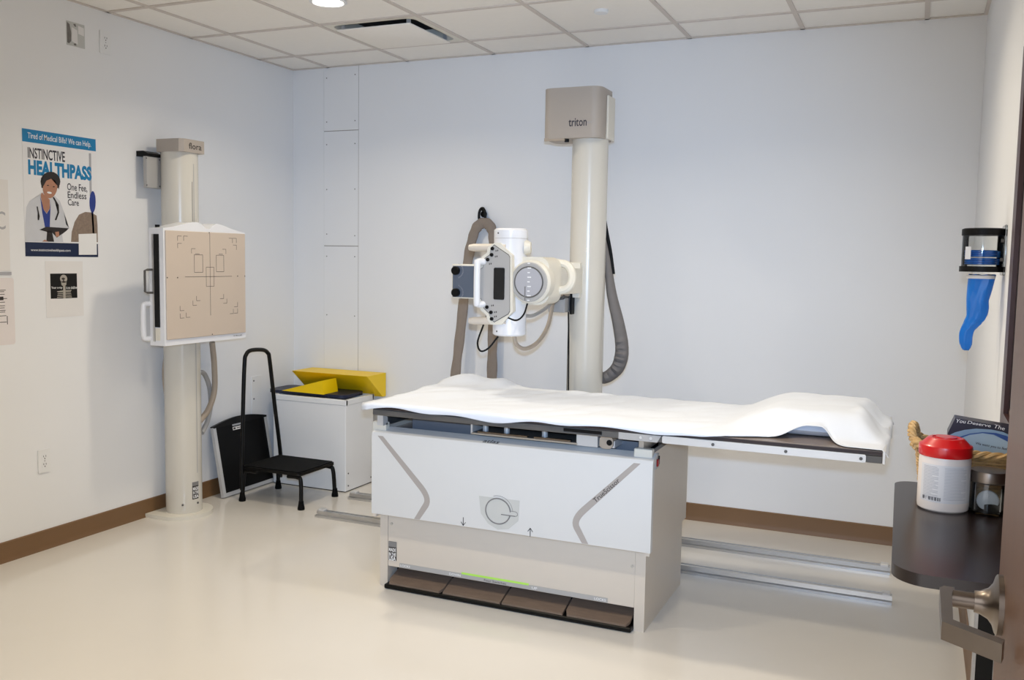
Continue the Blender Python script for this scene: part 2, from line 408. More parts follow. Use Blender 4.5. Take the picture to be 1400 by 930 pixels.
# patched wall box
t = thing('wall_patch', 'square grey and white torn wall patch high on the left wall', 'wall patch', (0, -1.785, 2.596))
obj('backing', box(nb(), 0.0005, .0025, -1.84, -1.73, 2.538, 2.656), M['film'], t)
bm = nb(); poly(bm, [(.003, -1.838, 2.65), (.003, -1.822, 2.642), (.003, -1.812, 2.60), (.003, -1.814, 2.56), (.003, -1.828, 2.545), (.003, -1.838, 2.55)])
poly(bm, [(.003, -1.80, 2.648), (.003, -1.785, 2.65), (.003, -1.782, 2.636), (.003, -1.792, 2.637)])
poly(bm, [(.003, -1.80, 2.55), (.003, -1.785, 2.555), (.003, -1.783, 2.543), (.003, -1.797, 2.543)])
obj('torn_gap', bm, M['tan'], t)
bm = nb(); poly(bm, [(.0031, -1.808, 2.63), (.0031, -1.776, 2.62), (.0031, -1.774, 2.55), (.0031, -1.81, 2.56)]); poly(bm, [(.0031, -1.77, 2.645), (.0031, -1.735, 2.64), (.0031, -1.735, 2.60), (.0031, -1.77, 2.605)])
obj('filler', bm, M['paper'], t)
# raceway plate
p0 = onx(343, 515, 0); p1 = onx(357, 575, 0)
t = thing('cover_plate', 'narrow white cover plate with two screws on the left wall behind the step stool handle', 'wall plate', (0, (p0.y+p1.y)/2, p1.z))
obj('plate', box(nb(), 0.0005, .006, p0.y, p1.y, p1.z-.05, p0.z, .002, 1), M['white'], t)
for zz in (p0.z-.03, p0.z-.15): obj('screw', cyl(nb(), (.006, p0.y+.02, zz), (.009, p0.y+.02, zz), .005, 8), M['dgrey'], t)

# poster
PY0, PY1, PZ0, PZ1 = -2.11, -1.675, 1.475, 2.088
poster = thing('poster', 'blue and white health plan poster with a smiling doctor on the left wall', 'poster', (0, (PY0+PY1)/2, PZ0))
obj('poster_sheet', box(nb(), 0.0004, .0018, PY0, PY1, PZ0, PZ1), M['posterw'], poster)
def puv(x, y):
    tt = (y-90)/470
    for _ in range(3):
        l, r = 80+23*tt, 366+14*tt; u = (x-l)/(r-l); top = 72+40*u; tt = (y-top)/(566-top)
    return u, 1-tt
def pp(x, y, lay): u, v = puv(x, y); return Vector((.0018+.0003*lay, PY0+u*(PY1-PY0), PZ0+v*(PZ1-PZ0)))
def pprint(name, m, polys, lay, parent=None):
    bm = nb()
    for q in polys: poly(bm, [pp(x, y, lay) for x, y in q])
    bmesh.ops.triangulate(bm, faces=bm.faces)
    return obj(name, bm, m, parent or poster, smooth=False)
def ptxt(s, m, x0, y0, x1, y1, lay=6, bold=0, xs=0):
    a = pp(x0, y0, lay); b = pp(x1, y1, lay); c = pp(x0, xs or (y0-20), lay)
    return text(s, m, poster, a, b-a, c-a, bold=bold)
bm = nb(); box(bm, .0018, .0021, PY0, PY1, PZ1-.062, PZ1); obj('printed_header', bm, M['pblue'], poster)
bm = nb(); box(bm, .0018, .0021, PY0, PY1, PZ0, PZ0+.069); obj('printed_footer', bm, M['pnavy'], poster)
ZT = PZ1-.048
def pt2(s, m, u0, u1, v0, v1, bold=0, lay=1.6):
    y0, y1 = PY0+u0*(PY1-PY0), PY0+u1*(PY1-PY0); z0, z1 = PZ0+v0*(PZ1-PZ0), PZ0+v1*(PZ1-PZ0)
    return text(s, m, poster, (.0018+.0003*lay, y0, z0), (0, y1-y0, 0), (0, 0, z1-z0), bold=bold)
pt2('Tired of Medical Bills? We can Help.', M['ptext'], .07, .93, .915, .975, .006)
pt2('INSTINCTIVE', M['pink'], .065, .555, .775, .86, .02)
pt2('HEALTHPASS', M['pblue'], .065, .93, .645, .765, .05)
pt2('One Fee,', M['pink'], .575, .86, .54, .608, .012)
pt2('Endless', M['pink'], .58, .845, .485, .54, .012)
pt2('Care', M['pink'], .58, .735, .425, .478, .012)
pt2('www.instinctivehealthpass.com', M['ptext'], .07, .60, .036, .062, .006)
pprint('printed_blur', M['pgrey'], [[(338, 165), (347, 165), (352, 330), (343, 330)]], 1)
pprint('printed_lamp_blur', M['pscrub'], [ellipse(355, 352, 13, 42), [(350, 390), (358, 390), (364, 480), (357, 480)]], 2)
pprint('printed_patient_hair', M['pcurl'], [[(270, 508), (272, 470), (283, 430), (300, 402), (325, 391), (350, 393), (372, 405), (376, 440), (378, 508)]], 2)
pprint('printed_coat', M['pcoat'], [[(101, 509), (99, 450), (102, 375), (112, 352), (145, 330), (160, 318), (200, 325), (225, 350), (240, 390), (250, 440), (262, 455), (235, 480), (240, 509)]], 2)
pprint('printed_scrubs', M['pscrub'], [[(150, 330), (165, 385), (176, 400), (187, 380), (190, 345), (188, 460), (172, 460), (160, 400)]], 3)
pprint('printed_neck', M['pskin'], [[(156, 318), (186, 345), (187, 378), (176, 398), (163, 382), (152, 330)]], 4)
pprint('printed_hair', M['phair'], [ellipse(188, 275, 37, 38), [(152, 262), (165, 262), (165, 300), (155, 300)]], 4)
pprint('printed_face', M['pskin'], [ellipse(187, 297, 27, 43, a=.12)], 5)
pprint('printed_fringe', M['phair'], [[(156, 300), (153, 270), (164, 250), (188, 240), (212, 250), (223, 275), (220, 305), (213, 290), (206, 272), (190, 264), (172, 272), (163, 290)], ellipse(178, 290, 4, 2), ellipse(200, 295, 4, 2)], 6)
pprint('printed_mouth', M['ptext'], [ellipse(184, 318, 9, 4, a=.2)], 6)
pprint('printed_tablet', M['phair'], [[(150, 462), (175, 450), (260, 455), (250, 466), (215, 492), (195, 470), (178, 470)], [(178, 468), (196, 468), (205, 508), (176, 508)]], 5)
pprint('printed_hand', M['pskin'], [[(160, 508), (170, 500), (184, 508)], [(208, 470), (222, 468), (224, 486), (212, 490)]], 6)
pprint('printed_stethoscope', M['phair'], [[(196, 335), (202, 335), (220, 365), (222, 395), (212, 424), (206, 424), (216, 393), (214, 367)], [(138, 372), (142, 372), (150, 410), (148, 425), (143, 424), (145, 410)]], 6)
pprint('printed_label', M['ptext'], [[(299, 477), (372, 474), (374, 557), (301, 558)]], 4)
# small x-ray note
t = thing('xray_note', 'small white paper with a black skeleton picture below the poster', 'paper', (0, -1.89, 1.13))
q = [onx(*c, 0) for c in ((62, 357), (113, 360), (113, 432), (64, 431))]
obj('note_sheet', box(nb(), .0004, .0012, -2.0, -1.775, 1.17, 1.452), M['paper'], t)
NY0, NY1, NZ0, NZ1 = -1.973, -1.813, 1.264, 1.39
obj('picture', box(nb(), .0012, .0016, NY0, NY1, NZ0, NZ1), M['void'], t)
def nq(x, y, k=1): return Vector((.0016+.0002*k, NY0+(x-140)/565*(NY1-NY0), NZ1-(y-212)/535*(NZ1-NZ0)))
def nprint(name, m, polys, k):
    bm = nb()
    for pl in polys: poly(bm, [nq(x, y, k) for x, y in pl])
    bmesh.ops.triangulate(bm, faces=bm.faces); obj(name, bm, m, t, smooth=False)
ribs = []
for k in range(4):
    yy = 600+k*38
    ribs += [[(290-k*6, yy), (400, yy-8), (405, yy+8), (288-k*6, yy+16)], [(455, yy-8), (565+k*6, yy), (567+k*6, yy+16), (452, yy+8)]]
nprint('printed_bones', M['bone'], [ellipse(418, 325, 76, 88), [(360, 380), (480, 380), (470, 460), (440, 478), (395, 478), (370, 460)], [(402, 470), (452, 470), (452, 745), (402, 745)],
       [(270, 592), (400, 575), (400, 590), (275, 606)], [(455, 575), (578, 572), (578, 588), (455, 592)]]+ribs, 1)
nprint('printed_sockets', M['ink'], [ellipse(410, 325, 36, 26), [(400, 350), (430, 350), (424, 385), (404, 385)]], 2)
for s, a, b in (('Your x-ray', 155, 385), ('is so shallow', 470, 705)):
    pa, pb, pc = nq(a, 548, 3), nq(b, 548, 3), nq(a, 488, 3); text(s, M['ptext'], t, pa, pb-pa, pc-pa, bold=.01)
# papers at the left border
t = thing('notice_sheet', 'pale laminated notice cut off at the photo border left of the poster', 'paper', (0, -2.29, 1.39))
obj('sheet', box(nb(), .0004, .0014, -2.40, -2.193, 1.405, 1.835), M['paper'], t)
a, b, c = nq(0, 0), 0, 0
text('C', M['pgrey'], t, (.0016, -2.262, 1.60), (0, .05, 0), (0, 0, .085))
obj('holder_strip', box(nb(), .0004, .004, -2.40, -2.19, 1.385, 1.40), M['pgrey'], t)
t = thing('notice_sheet', 'pinkish laminated sheet with black lines lowest at the left photo border', 'paper', (0, -2.28, 1.05))
obj('sheet', prism(nb(), [(.0004, a, b) for a, b in rrect(-2.40, -2.178, 1.052, 1.372, .012, 4)], (.001, 0, 0)), M['paperpink'], t)
bm = nb()
for z, l in ((1.312, -2.222), (1.305, -2.23), (1.292, -2.228), (1.255, -2.228), (1.238, -2.228), (1.228, -2.23), (1.216, -2.226), (1.208, -2.228), (1.19, -2.222), (1.16, -2.222)):
    box(bm, .0014, .0016, -2.39, l, z, z+.003)
box(bm, .0014, .0016, -2.39, -2.235, 1.266, 1.283); box(bm, .0014, .0016, -2.24, -2.216, 1.272, 1.275); box(bm, .0014, .0016, -2.220, -2.216, 1.15, 1.19)
obj('printed_lines', bm, M['ink'], t)

# ================================================================== WALL STAND (flora)
cx, cy = 0.145, -1.228
st = thing('radiography_wall_stand', 'cream column wall stand with a square beige detector board by the left wall', 'x-ray stand', (cx, cy, 0))
bm = nb(); pl = [(0.012, cy-.165), (0.012, cy+.165)]+[(cx-.03+.185*math.cos(a), cy+.175*math.sin(a)) for a in np.linspace(PI/2-.3, -PI/2+.3, 20)]
obj('base_plate', bev(prism(nb(), [(x, y, 0) for x, y in pl], (0, 0, .022)), .004, 1), M['offwhite'], st)
col = obj('column', lathe(nb(), (cx, cy, 0.02), [(.1, 0), (.1, 2.05)], seg=40), M['cream'], st)
bm = nb()
for z in (.06, .062):
    pass
for a in (-.55, .35):
    d = Vector((math.cos(a-.35), math.sin(a-.35), 0)); cyl(bm, Vector((cx, cy, .075))+d*.098, Vector((cx, cy, .075))+d*.104, .006, 8)
obj('bolt', bm, M['dgrey'], col)
def wrap(a0, a1, z0, z1, r, n=5):
    bm = nb(); prev = None
    for k in range(n+1):
        a = a0+(a1-a0)*k/n; v = [bm.verts.new((cx+r*math.cos(a), cy+r*math.sin(a), z)) for z in (z0, z1)]
        if prev: bm.faces.new((prev[0], v[0], v[1], prev[1]))
        prev = v
    return bm
stk = obj('sticker', wrap(-.36, .08, .10, .20, .1006), M['ink'], col)
obj('sticker_flag', wrap(-.36, .08, .178, .20, .1009), M['inkgrey'], col)
for i, s in enumerate(('MADE', 'IN THE', 'USA')):
    a = Vector((cx+.103*math.cos(-.33), cy+.103*math.sin(-.33), .152-.023*i)); b = Vector((cx+.103*math.cos(.05), cy+.103*math.sin(.05), .152-.023*i))
    text(s, M['ptext'], col, a, b-a, (0, 0, .019), bold=.03)
# slot down the column
obj('column_slot', wrap(-.02, .04, 0.25, 2.0, .1004, 2), M['grey'], col)
obj('serial_strip', wrap(-.13, -.09, 1.68, 1.90, .1006, 2), M['inkgrey'], col)
bm = prism(nb(), [(x, y, 2.06) for x, y in [(0.075, cy-.100), (.235, cy-.100), (.256, cy-.082), (.256, cy+.075), (.045, cy+.095)]], (0, 0, .07))
cap = obj('column_cap', bev(bm, .006, 2), M['taupe'], st)
text('flora', M['ink'], cap, (.2567, cy-.045, 2.078), (0, .098, 0), (0, 0, .034), bold=.01)
# junction box
jb = obj('junction_box', box(nb(), .05, .078, -1.402, -1.29, 1.86, 2.03, .003), M['grey'], st)
bm = nb()
for y in (-1.405, -1.31):
    for z in (1.872, 2.018): cyl(bm, (.078, y, z), (.080, y, z), .004, 8)
obj('screw', bm, M['dgrey'], jb)
obj('bracket', prism(nb(), [(.001, -1.40, 2.031), (.001, -1.40, 2.06), (.05, -1.40, 2.06), (.085, -1.40, 2.045), (.085, -1.40, 2.031)], (0, .10, 0)), M['black'], st)
# carriage between column and detector
obj('carriage', box(nb(), .20, .305, cy-.14, cy+.10, 1.12, 1.55, .01), M['offwhite'], st)
# detector housing
DY0, DY1, DZ0, DZ1 = -1.618, -.985, 1.018, 1.632
outl = [(DY0, DZ0), (DY1, DZ0), (DY1, DZ1-.01)]
for k in range(25):
    u = k/24; y = DY1+(DY0-DY1)*u
    hump = .034*math.exp(-((u-.36)/.2)**2)+.038*math.exp(-((u-.64)/.24)**2)-.042*math.exp(-((u-.48)/.07)**2)
    if 0 < k < 24: outl.append((y, DZ1-.004+hump))
outl.append((DY0, DZ1))
det = obj('detector', bev(prism(nb(), [(.298, y, z) for y, z in outl], (.10, 0, 0)), .008, 3, 50), M['whiteg'], st)
fp = obj('front_plate', box(nb(), .398, .406, DY0+.010, DY1-.008, DZ0+.032, DZ1-.012, .002, 1), M['plate'], det)
def dp(x, y):
    u = (x-147)/336; top = 412+13*u; bot = 878-28*u; v = (y-top)/(bot-top)
    return Vector((.4066, DY0+.010+u*(DY1-DY0-.018), (DZ1-.012)-v*(DZ1-DZ0-.044)))
def strokes(segs, wd):
    bm = nb()
    for (a, b, c, d) in segs:
        P, Q = dp(a, b), dp(c, d)
        # straighten to the plate's axes
        if abs(a-c) < abs(b-d): yv = (P.y+Q.y)/2; box(bm, .4060, .4064, yv-wd, yv+wd, min(P.z, Q.z), max(P.z, Q.z))
        else: zv = (P.z+Q.z)/2; box(bm, .4060, .4064, min(P.y, Q.y), max(P.y, Q.y), zv-wd, zv+wd)
    return bm
S = [(322, 425, 326, 775), (220, 610, 420, 606)]
for x0, y0, x1, y1 in ((258, 515, 293, 590), (351, 517, 384, 587), (307, 568, 340, 650)): S += [(x0, y0, x1, y0), (x0, y1, x1, y1), (x0, y0, x0, y1), (x1, y0, x1, y1)]
for x, y, sx, sy in ((192, 436, 1, 1), (216, 436, 1, 1), (192, 467, 1, 1), (247, 489, 1, 1), (424, 444, -1, 1), (442, 444, -1, 1), (442, 473, -1, 1), (394, 491, -1, 1),
                     (198, 753, 1, -1), (198, 785, 1, -1), (222, 782, 1, -1), (250, 731, 1, -1), (265, 711, 1, -1), (382, 703, -1, -1), (396, 723, -1, -1), (445, 738, -1, -1), (445, 766, -1, -1), (425, 768, -1, -1)):
    S += [(x, y, x+16*sx, y), (x, y, x, y+20*sy)]
S += [(262, 511, 280, 511), (362, 512, 380, 512)]
obj('alignment_marks', strokes(S, .0011), M['ink'], fp)
bm = nb()
for x, y in ((190, 612), (446, 606), (322, 421), (330, 857), (150, 612), (480, 606)): p = dp(x, y); cyl(bm, (.405, p.y, p.z), (.4072, p.y, p.z), .0035, 8)
obj('pin', bm, M['ink'], fp)
text('FLORA-LINE', M['ink'], det, (.3995, -1.09, DZ0+.014), (0, .07, 0), (0, 0, .008))
obj('cassette_slot', box(nb(), .335, .368, DY0-.003, DY0+.01, 1.115, 1.60), M['void'], det)
obj('slot_trim', box(nb(), .322, .334, DY0-.004, DY0+.01, 1.04, 1.60), M['alu'], det)
obj('slot_cover', box(nb(), .336, .368, DY0-.002, DY0+.01, 1.045, 1.11), M['offwhite'], det)
bm = tube(nb(), [(.325, DY0, 1.415), (.315, DY0-.028, 1.415), (.300, DY0-.032, 1.41), (.300, DY0-.032, 1.30), (.315, DY0-.028, 1.295), (.325, DY0, 1.295)], .006, 8)
obj('bail_handle', bm, M['dgrey'], det)
bm = tube(nb(), spline([(.30, DY0+.01, 1.235), (.285, DY0-.018, 1.235), (.280, DY0-.026, 1.21), (.280, DY0-.026, 1.08), (.285, DY0-.018, 1.055), (.30, DY0+.01, 1.055)], 5), .014, 10)
obj('grab_handle', bm, M['whiteg'], det)
bm = cyl(nb(), (.31, DY0+.05, DZ1), (.31, DY0+.05, DZ1+.018), .012, 10); obj('stop_knob', bm, M['black'], det)
# hoses of the wall stand
def P3(x, y, X): return onx(x, y, X)
bm = tube(nb(), spline([P3(290, 468, .17), P3(293, 500, .15), P3(293, 535, .14), P3(285, 560, .15), P3(276, 572, .17), P3(268, 580, .17)], 7), .017, 10)
obj('hose', bm, M['hose'], st)
bm = tube(nb(), spline([P3(271, 509, .16), P3(279, 511, .12), P3(286, 528, .10), P3(288, 552, .10), P3(284, 575, .11), P3(276, 592, .14)], 7), .014, 10)
obj('hose', bm, M['grey'], st)
bm = tube(nb(), spline([P3(227, 480, .06), P3(224, 510, .05), P3(227, 540, .06), P3(234, 560, .07)], 6), .010, 8)
obj('hose', bm, M['hose'], st)

# ================================================================== LEANING PANEL
pn = thing('leaning_panel', 'black flat panel with silver side rails leaning on the left wall behind the step stool', 'panel', (.1, -.62, 0))
nx = Vector((0.098-.018, 0, .46)); 
def lp(y, s, off=0):   # point on the leaning plane: s along slope 0..1
    a, b = Vector((.112, y, .004)), Vector((.03, y, .445)); nrm = Vector((.445-.004, 0, .082)).normalized()
    return a+(b-a)*s+nrm*off
def lbox(bm, y0, y1, s0, s1, o0, o1):
    A = [lp(y, s, o) for y in (y0, y1) for s in (s0, s1) for o in (o0, o1)]
    v = [bm.verts.new(q) for q in A]
    for q in ((0, 1, 3, 2), (4, 6, 7, 5), (0, 4, 5, 1), (2, 3, 7, 6), (0, 2, 6, 4), (1, 5, 7, 3)): bm.faces.new([v[i] for i in q])
ya, yb = -.875, -.372
bm = nb(); ol = [(ya+.006, .03), (yb-.006, .03)]+[(yb-.004+(ya-yb+.008)*k/10, .98+.07*math.sin(PI*k/10)) for k in range(11)]
obj('panel_face', prism(nb(), [lp(y, s, 0) for y, s in ol], lp(0, 0, .014)-lp(0, 0, 0)), M['black'], pn)
bm = nb(); ol = [(ya, .96)]+[(ya-.004+(yb-ya+.008)*k/12, .985+.075*math.sin(PI*k/12)) for k in range(13)]+[(yb, .96)]
obj('top_grip', prism(nb(), [lp(y, s, -.002) for y, s in ol], lp(0, 0, .024)-lp(0, 0, 0)), M['blackm'], pn)
for a, b in ((ya-.004, ya+.022), (yb-.018, yb+.004)):
    bm = nb(); lbox(bm, a, b, 0, .97, -.001, .02); obj('side_rail', bm, M['alup'], pn)
bm = nb(); lbox(bm, ya+.022, yb-.018, 0, .05, -.001, .02); obj('bottom_rail', bm, M['alup'], pn)
for s0, s1, m in ((.935, .985, 'alu'), (.875, .92, 'paper')):
    bm = nb(); lbox(bm, -.70, -.60, s0, s1, .0145, .0155); lo = obj('sticker', bm, M[m], pn)
bm = nb(); lbox(bm, -.695, -.675, .885, .91, .0156, .016); lbox(bm, -.665, -.605, .892, .903, .0156, .016); obj('sticker_print', bm, M['ink'], pn)

# ================================================================== STEP STOOL
ss = thing('step_stool', 'black steel step stool with a tall loop handrail', 'step stool', (.475, -.68, 0))
sx0, sx1, sy0, sy1, sz = .262, .690, -.868, -.505, .222
obj('platform', bev(prism(nb(), [(x, y, sz-.022) for x, y in rrect(sx0, sx1, sy0, sy1, .02, 4)], (0, 0, .018)), .004, 1), M['blackm'], ss)
obj('tread_mat', prism(nb(), [(x, y, sz-.004) for x, y in rrect(sx0+.008, sx1-.008, sy0+.008, sy1-.008, .015, 4)], (0, 0, .005)), M['rubber'], ss)
for y0 in (sy0+.02, sy1-.02):
    dy = -.012 if y0 < -.7 else .012
    for s in (-1, 1):
        xe = sx0 if s < 0 else sx1
        pts = spline([(xe-s*.10, y0, sz-.034), (xe-s*.03, y0, sz-.034), (xe-s*.004, y0+dy*.3, sz-.055), (xe+s*.004, y0+dy, .02)], 6)
        lg = obj('leg', tube(nb(), pts, .0125, 12), M['blackm'], ss)
        obj('rubber_foot', lathe(nb(), (xe+s*.004, y0+dy, 0), [(.021, 0), (.021, .012), (.017, .03), (.0145, .05), (.0145, .052)], seg=14), M['rubber'], lg)
hx = sx0-.004
hp = spline([(hx, sy0+.005, .07), (hx, sy0+.008, .25), (hx, -.845, .60), (hx, -.83, .84), (hx, -.815, .895), (hx, -.77, .918), (hx, -.66, .912), (hx, -.61, .888), (hx, -.592, .84), (hx, -.545, .55), (hx, sy1+.016, .22), (hx, sy1+.014, .07)], 6)
obj('handrail', tube(nb(), hp, .0125, 12), M['blackm'], ss)

# ================================================================== STORAGE BIN + FOAM
bx0, bx1, by0, by1, bz = .14, .705, -.412, -.085, .595
sb = thing('storage_bin', 'white square storage box in the corner beside the exam table', 'box', ((bx0+bx1)/2, (by0+by1)/2, 0))
bm = nb(); box(bm, bx0, bx1, by0, by1, 0.006, bz-.03, .004, 1)
obj('body', bm, M['white'], sb)
bm = nb(); box(bm, bx0-.004, bx1+.004, by0-.004, by0+.02, bz-.035, bz, .003, 1); box(bm, bx0-.004, bx1+.004, by1-.02, by1+.004, bz-.035, bz, .003, 1)
box(bm, bx0-.004, bx0+.02, by0, by1, bz-.035, bz, .003, 1); box(bm, bx1-.02, bx1+.004, by0, by1, bz-.035, bz, .003, 1)
obj('rim', bm, M['white'], sb)
bm = nb()
for y, z in ((by0+.03, .04), (by0+.03, .12), (by1-.03, .04)): cyl(bm, (bx1, y, z), (bx1+.003, y, z), .005, 8)
obj('screw', bm, M['dgrey'], sb)
obj('base_strip', box(nb(), bx0+.01, bx1-.01, by0+.01, by1-.01, 0, .008), M['black'], sb)
bm = bev(prism(nb(), [(x, y, bz+.001) for x, y in rrect(.06, .665, -.372, -.118, .05, 6)], (0, 0, .021)), .006, 2)
obj('navy_pad', bm, M['navy'], origin=(.36, -.24, bz), label='dark navy flat pad lying on the white storage box', cat='pad')
sec = [(-.245, .732), (-.012, .732), (-.012, .575), (-.05, .575)]
obj('foam_wedge', bev(prism(nb(), [(.165, y, z) for y, z in sec], (.59, 0, 0)), .006, 2), M['yellow'], origin=(.45, -.04, .575),
    label='long yellow foam wedge tucked between the white box and the back wall', cat='foam wedge', group='yellow foam wedges')
bz2 = bz+.0225
bm = prism(nb(), [(.19, -.388, bz2), (.53, -.402, bz2), (.515, -.402, bz2+.088)], (-.005, .17, 0))
obj('foam_wedge', bev(bm, .005, 2), M['yellow'], origin=(.4, -.3, bz2), label='small yellow foam wedge lying on the navy pad', cat='foam wedge', group='yellow foam wedges')

# ================================================================== FLOOR RAILS
def rail(y0, y1, x0, x1, label):
    t = thing('floor_rail', label, 'rail', ((x0+x1)/2, (y0+y1)/2, 0), 'tube stand floor rails')
    yc = (y0+y1)/2; hw = (y1-y0)/2
    prof = [(-hw, 0), (hw, 0), (hw, .012), (hw*.55, .014), (hw*.5, .034), (hw*.15, .036), (hw*.1, .022), (-hw*.1, .022), (-hw*.15, .036), (-hw*.5, .034), (-hw*.55, .014), (-hw, .012)]
    obj('track', prism(nb(), [(x0, yc+a, b) for a, b in prof], (x1-x0, 0, 0)), M['alu'], t)
    for x in (x0+.006, x1-.045): obj('end_stop', box(nb(), x, x+.039, yc-hw*.5, yc+hw*.5, .012, .045, .003, 1), M['alup'], t)
rail(-.955, -.875, .86, 3.94, 'aluminium floor rail nearer the exam table base')
rail(-.53, -.45, .80, 3.92, 'aluminium floor rail nearer the back wall baseboard')

# ================================================================== TUBE STAND (triton)
tx, ty = 2.398, -.715
ts = thing('xray_tube_stand', 'tall cream column with x-ray tube head standing behind the exam table', 'x-ray stand', (tx, ty, 0))
obj('carriage', box(nb(), tx-.30, tx+.30, -.94, -.465, .047, .19, .02), M['beige'], ts)
col = obj('column', lathe(nb(), (tx, ty, .19), [(.0925, 0), (.0925, 1.95)], seg=48), M['cream'], ts)
obj('cable_slot', box(nb(), tx-.097, tx-.088, ty-.012, ty+.016, .25, 1.30), M['black'], col)
pl = rrect(2.178, 2.487, -.838, -.605, .05, 8)
cap = obj('top_cover', bev(prism(nb(), [(x, y, 2.115) for x, y in pl], (0, 0, .252)), .008, 2, 60), M['taupe'], ts)
obj('cover_plate', box(nb(), 2.4875, 2.499, -.74, -.63, 2.118, 2.335, .003, 1), M['offwhite'], cap)
obj('cover_lip', box(nb(), 2.19, 2.30, -.836, -.826, 2.104, 2.118), M['hose'], cap)
text('triton', M['pink'], cap, (2.322, -.8388, 2.172), (.096, 0, 0), (0, 0, .04), bold=.012)
text('EXT', M['pgrey'], cap, (2.424, -.8388, 2.184), (.022, 0, 0), (0, 0, .007))
obj('stop_knob', cyl(nb(), (2.30, -.80, 2.10), (2.30, -.80, 2.117), .012, 10), M['black'], ts)
# carriage on column + arm
AX, AZ = 2.345, 1.398
obj('arm_bracket', box(nb(), 2.27, 2.40, -.835, -.79, 1.31, 1.49, .006), M['offwhite'], ts)
arm = obj('arm', bev(prism(nb(), [(AX-.055, -.80, 1.335), (AX+.06, -.80, 1.335), (AX+.06, -.80, 1.46), (AX-.055, -.80, 1.46)], (0, -.42, 0)), .012, 3), M['offwhite'], ts)
bm = nb()
for i in range(4):
    for z in (1.395, 1.42): cyl(bm, (AX-.0545, -.83-.028*i, z), (AX-.0565, -.83-.028*i, z), .005, 8)
obj('arm_hole', bm, M['dgrey'], arm)
obj('lower_bracket', box(nb(), 2.255, 2.345, -.90, -.80, 1.235, 1.325, .004, 1), M['grey'], ts)
obj('black_bracket', box(nb(), 2.352, 2.362, -.845, -.80, 1.225, 1.33), M['black'], ts)
obj('clamp', cyl(nb(), (2.33, -.92, 1.318), (2.33, -.80, 1.318), .018, 12), M['dgrey'], ts)
# trunnion: ring clasping the tube and disc facing the table front
tc = Vector((2.223, -1.31, AZ))
obj('trunnion_yoke', bev(prism(nb(), [(AX+a, -1.18, AZ+b) for a, b in rrect(-.10, .085, -.105, .115, .05, 6)], (0, -.16, 0)), .018, 3, 50), M['offwhite'], ts)
obj('swivel_ring', lathe(nb(), (AX+.005, -1.32, AZ), [(.096, -.02), (.1, 0), (.1, .05), (.092, .062), (.07, .064)], axis=(0, -1, 0), seg=40), M['offwhite'], ts)
dc = obj('angle_dial', lathe(nb(), (AX+.005, -1.378, AZ), [(.088, 0), (.09, .006), (.086, .01)], axis=(0, -1, 0), seg=40), M['grey'], ts)
bm = nb(); tube(bm, [(AX+.005+.069*math.cos(a), -1.3885, AZ+.069*math.sin(a)) for a in np.linspace(0, 2*PI, 40, endpoint=False)], .0035, 6, closed=True)
obj('dial_groove', bm, M['dgrey'], dc)
obj('dial_face', lathe(nb(), (AX+.005, -1.388, AZ), [(.066, 0), (.066, .003), (.001, .0032)], axis=(0, -1, 0), seg=36), M['pgrey'], dc)
bm = nb()
for k in range(9):
    z = AZ+.085-.021*k; box(bm, AX-.001, AX+.011+(.006 if k % 2 else 0), -1.3918, -1.3912, z-.0025, z+.0025)
obj('dial_scale', bm, M['ptext'], dc)
obj('dial_pointer', box(nb(), AX-.014, AX-.009, -1.393, -1.3915, AZ-.085, AZ-.02), M['inkgrey'], dc)
bm = tube(nb(), spline([(AX+.05, -1.16, AZ+.09), (AX+.115, -1.17, AZ+.075), (AX+.14, -1.18, AZ+.02), (AX+.12, -1.19, AZ-.03), (AX+.05, -1.19, AZ-.045)], 6), .02, 10)
obj('lock_handle', bm, M['offwhite'], ts)
# tube housing
th = obj('tube_housing', lathe(nb(), (tc.x, tc.y, 0), [(.070, 1.143), (.079, 1.150), (.079, 1.192), (.0785, 1.194), (.0785, 1.596), (.079, 1.598), (.079, 1.634), (.070, 1.643), (.001, 1.645)], seg=40), M['whiteg'], ts)
obj('seam_ring', tube(nb(), [(tc.x+.0787*math.cos(a), tc.y+.0787*math.sin(a), 1.597) for a in np.linspace(0, 2*PI, 36, endpoint=False)], .001, 6, closed=True), M['grey'], th)
bm = nb()
for z in (1.62, 1.165):
    d = Vector((-.4, -.9, 0)).normalized(); c0 = Vector((tc.x, tc.y, z)); cyl(bm, c0+d*.078, c0+d*.081, .004, 8)
obj('screw', bm, M['dgrey'], th)
obj('cable_gland', lathe(nb(), (tc.x+.07, tc.y, 1.555), [(.035, 0), (.035, .012), (.026, .03), (.001, .03)], axis=(1, 0.3, 0), seg=20), M['offwhite'], th)
# control panel
py = -1.40
def cp(x, y, d=0): return ony(x, y, py-d)
hexo = [(653, 336), (684, 333), (699, 350), (701, 388), (699, 425), (685, 443), (668, 445), (662, 434), (654, 423), (651, 410), (651, 362), (661, 352), (664, 340)]
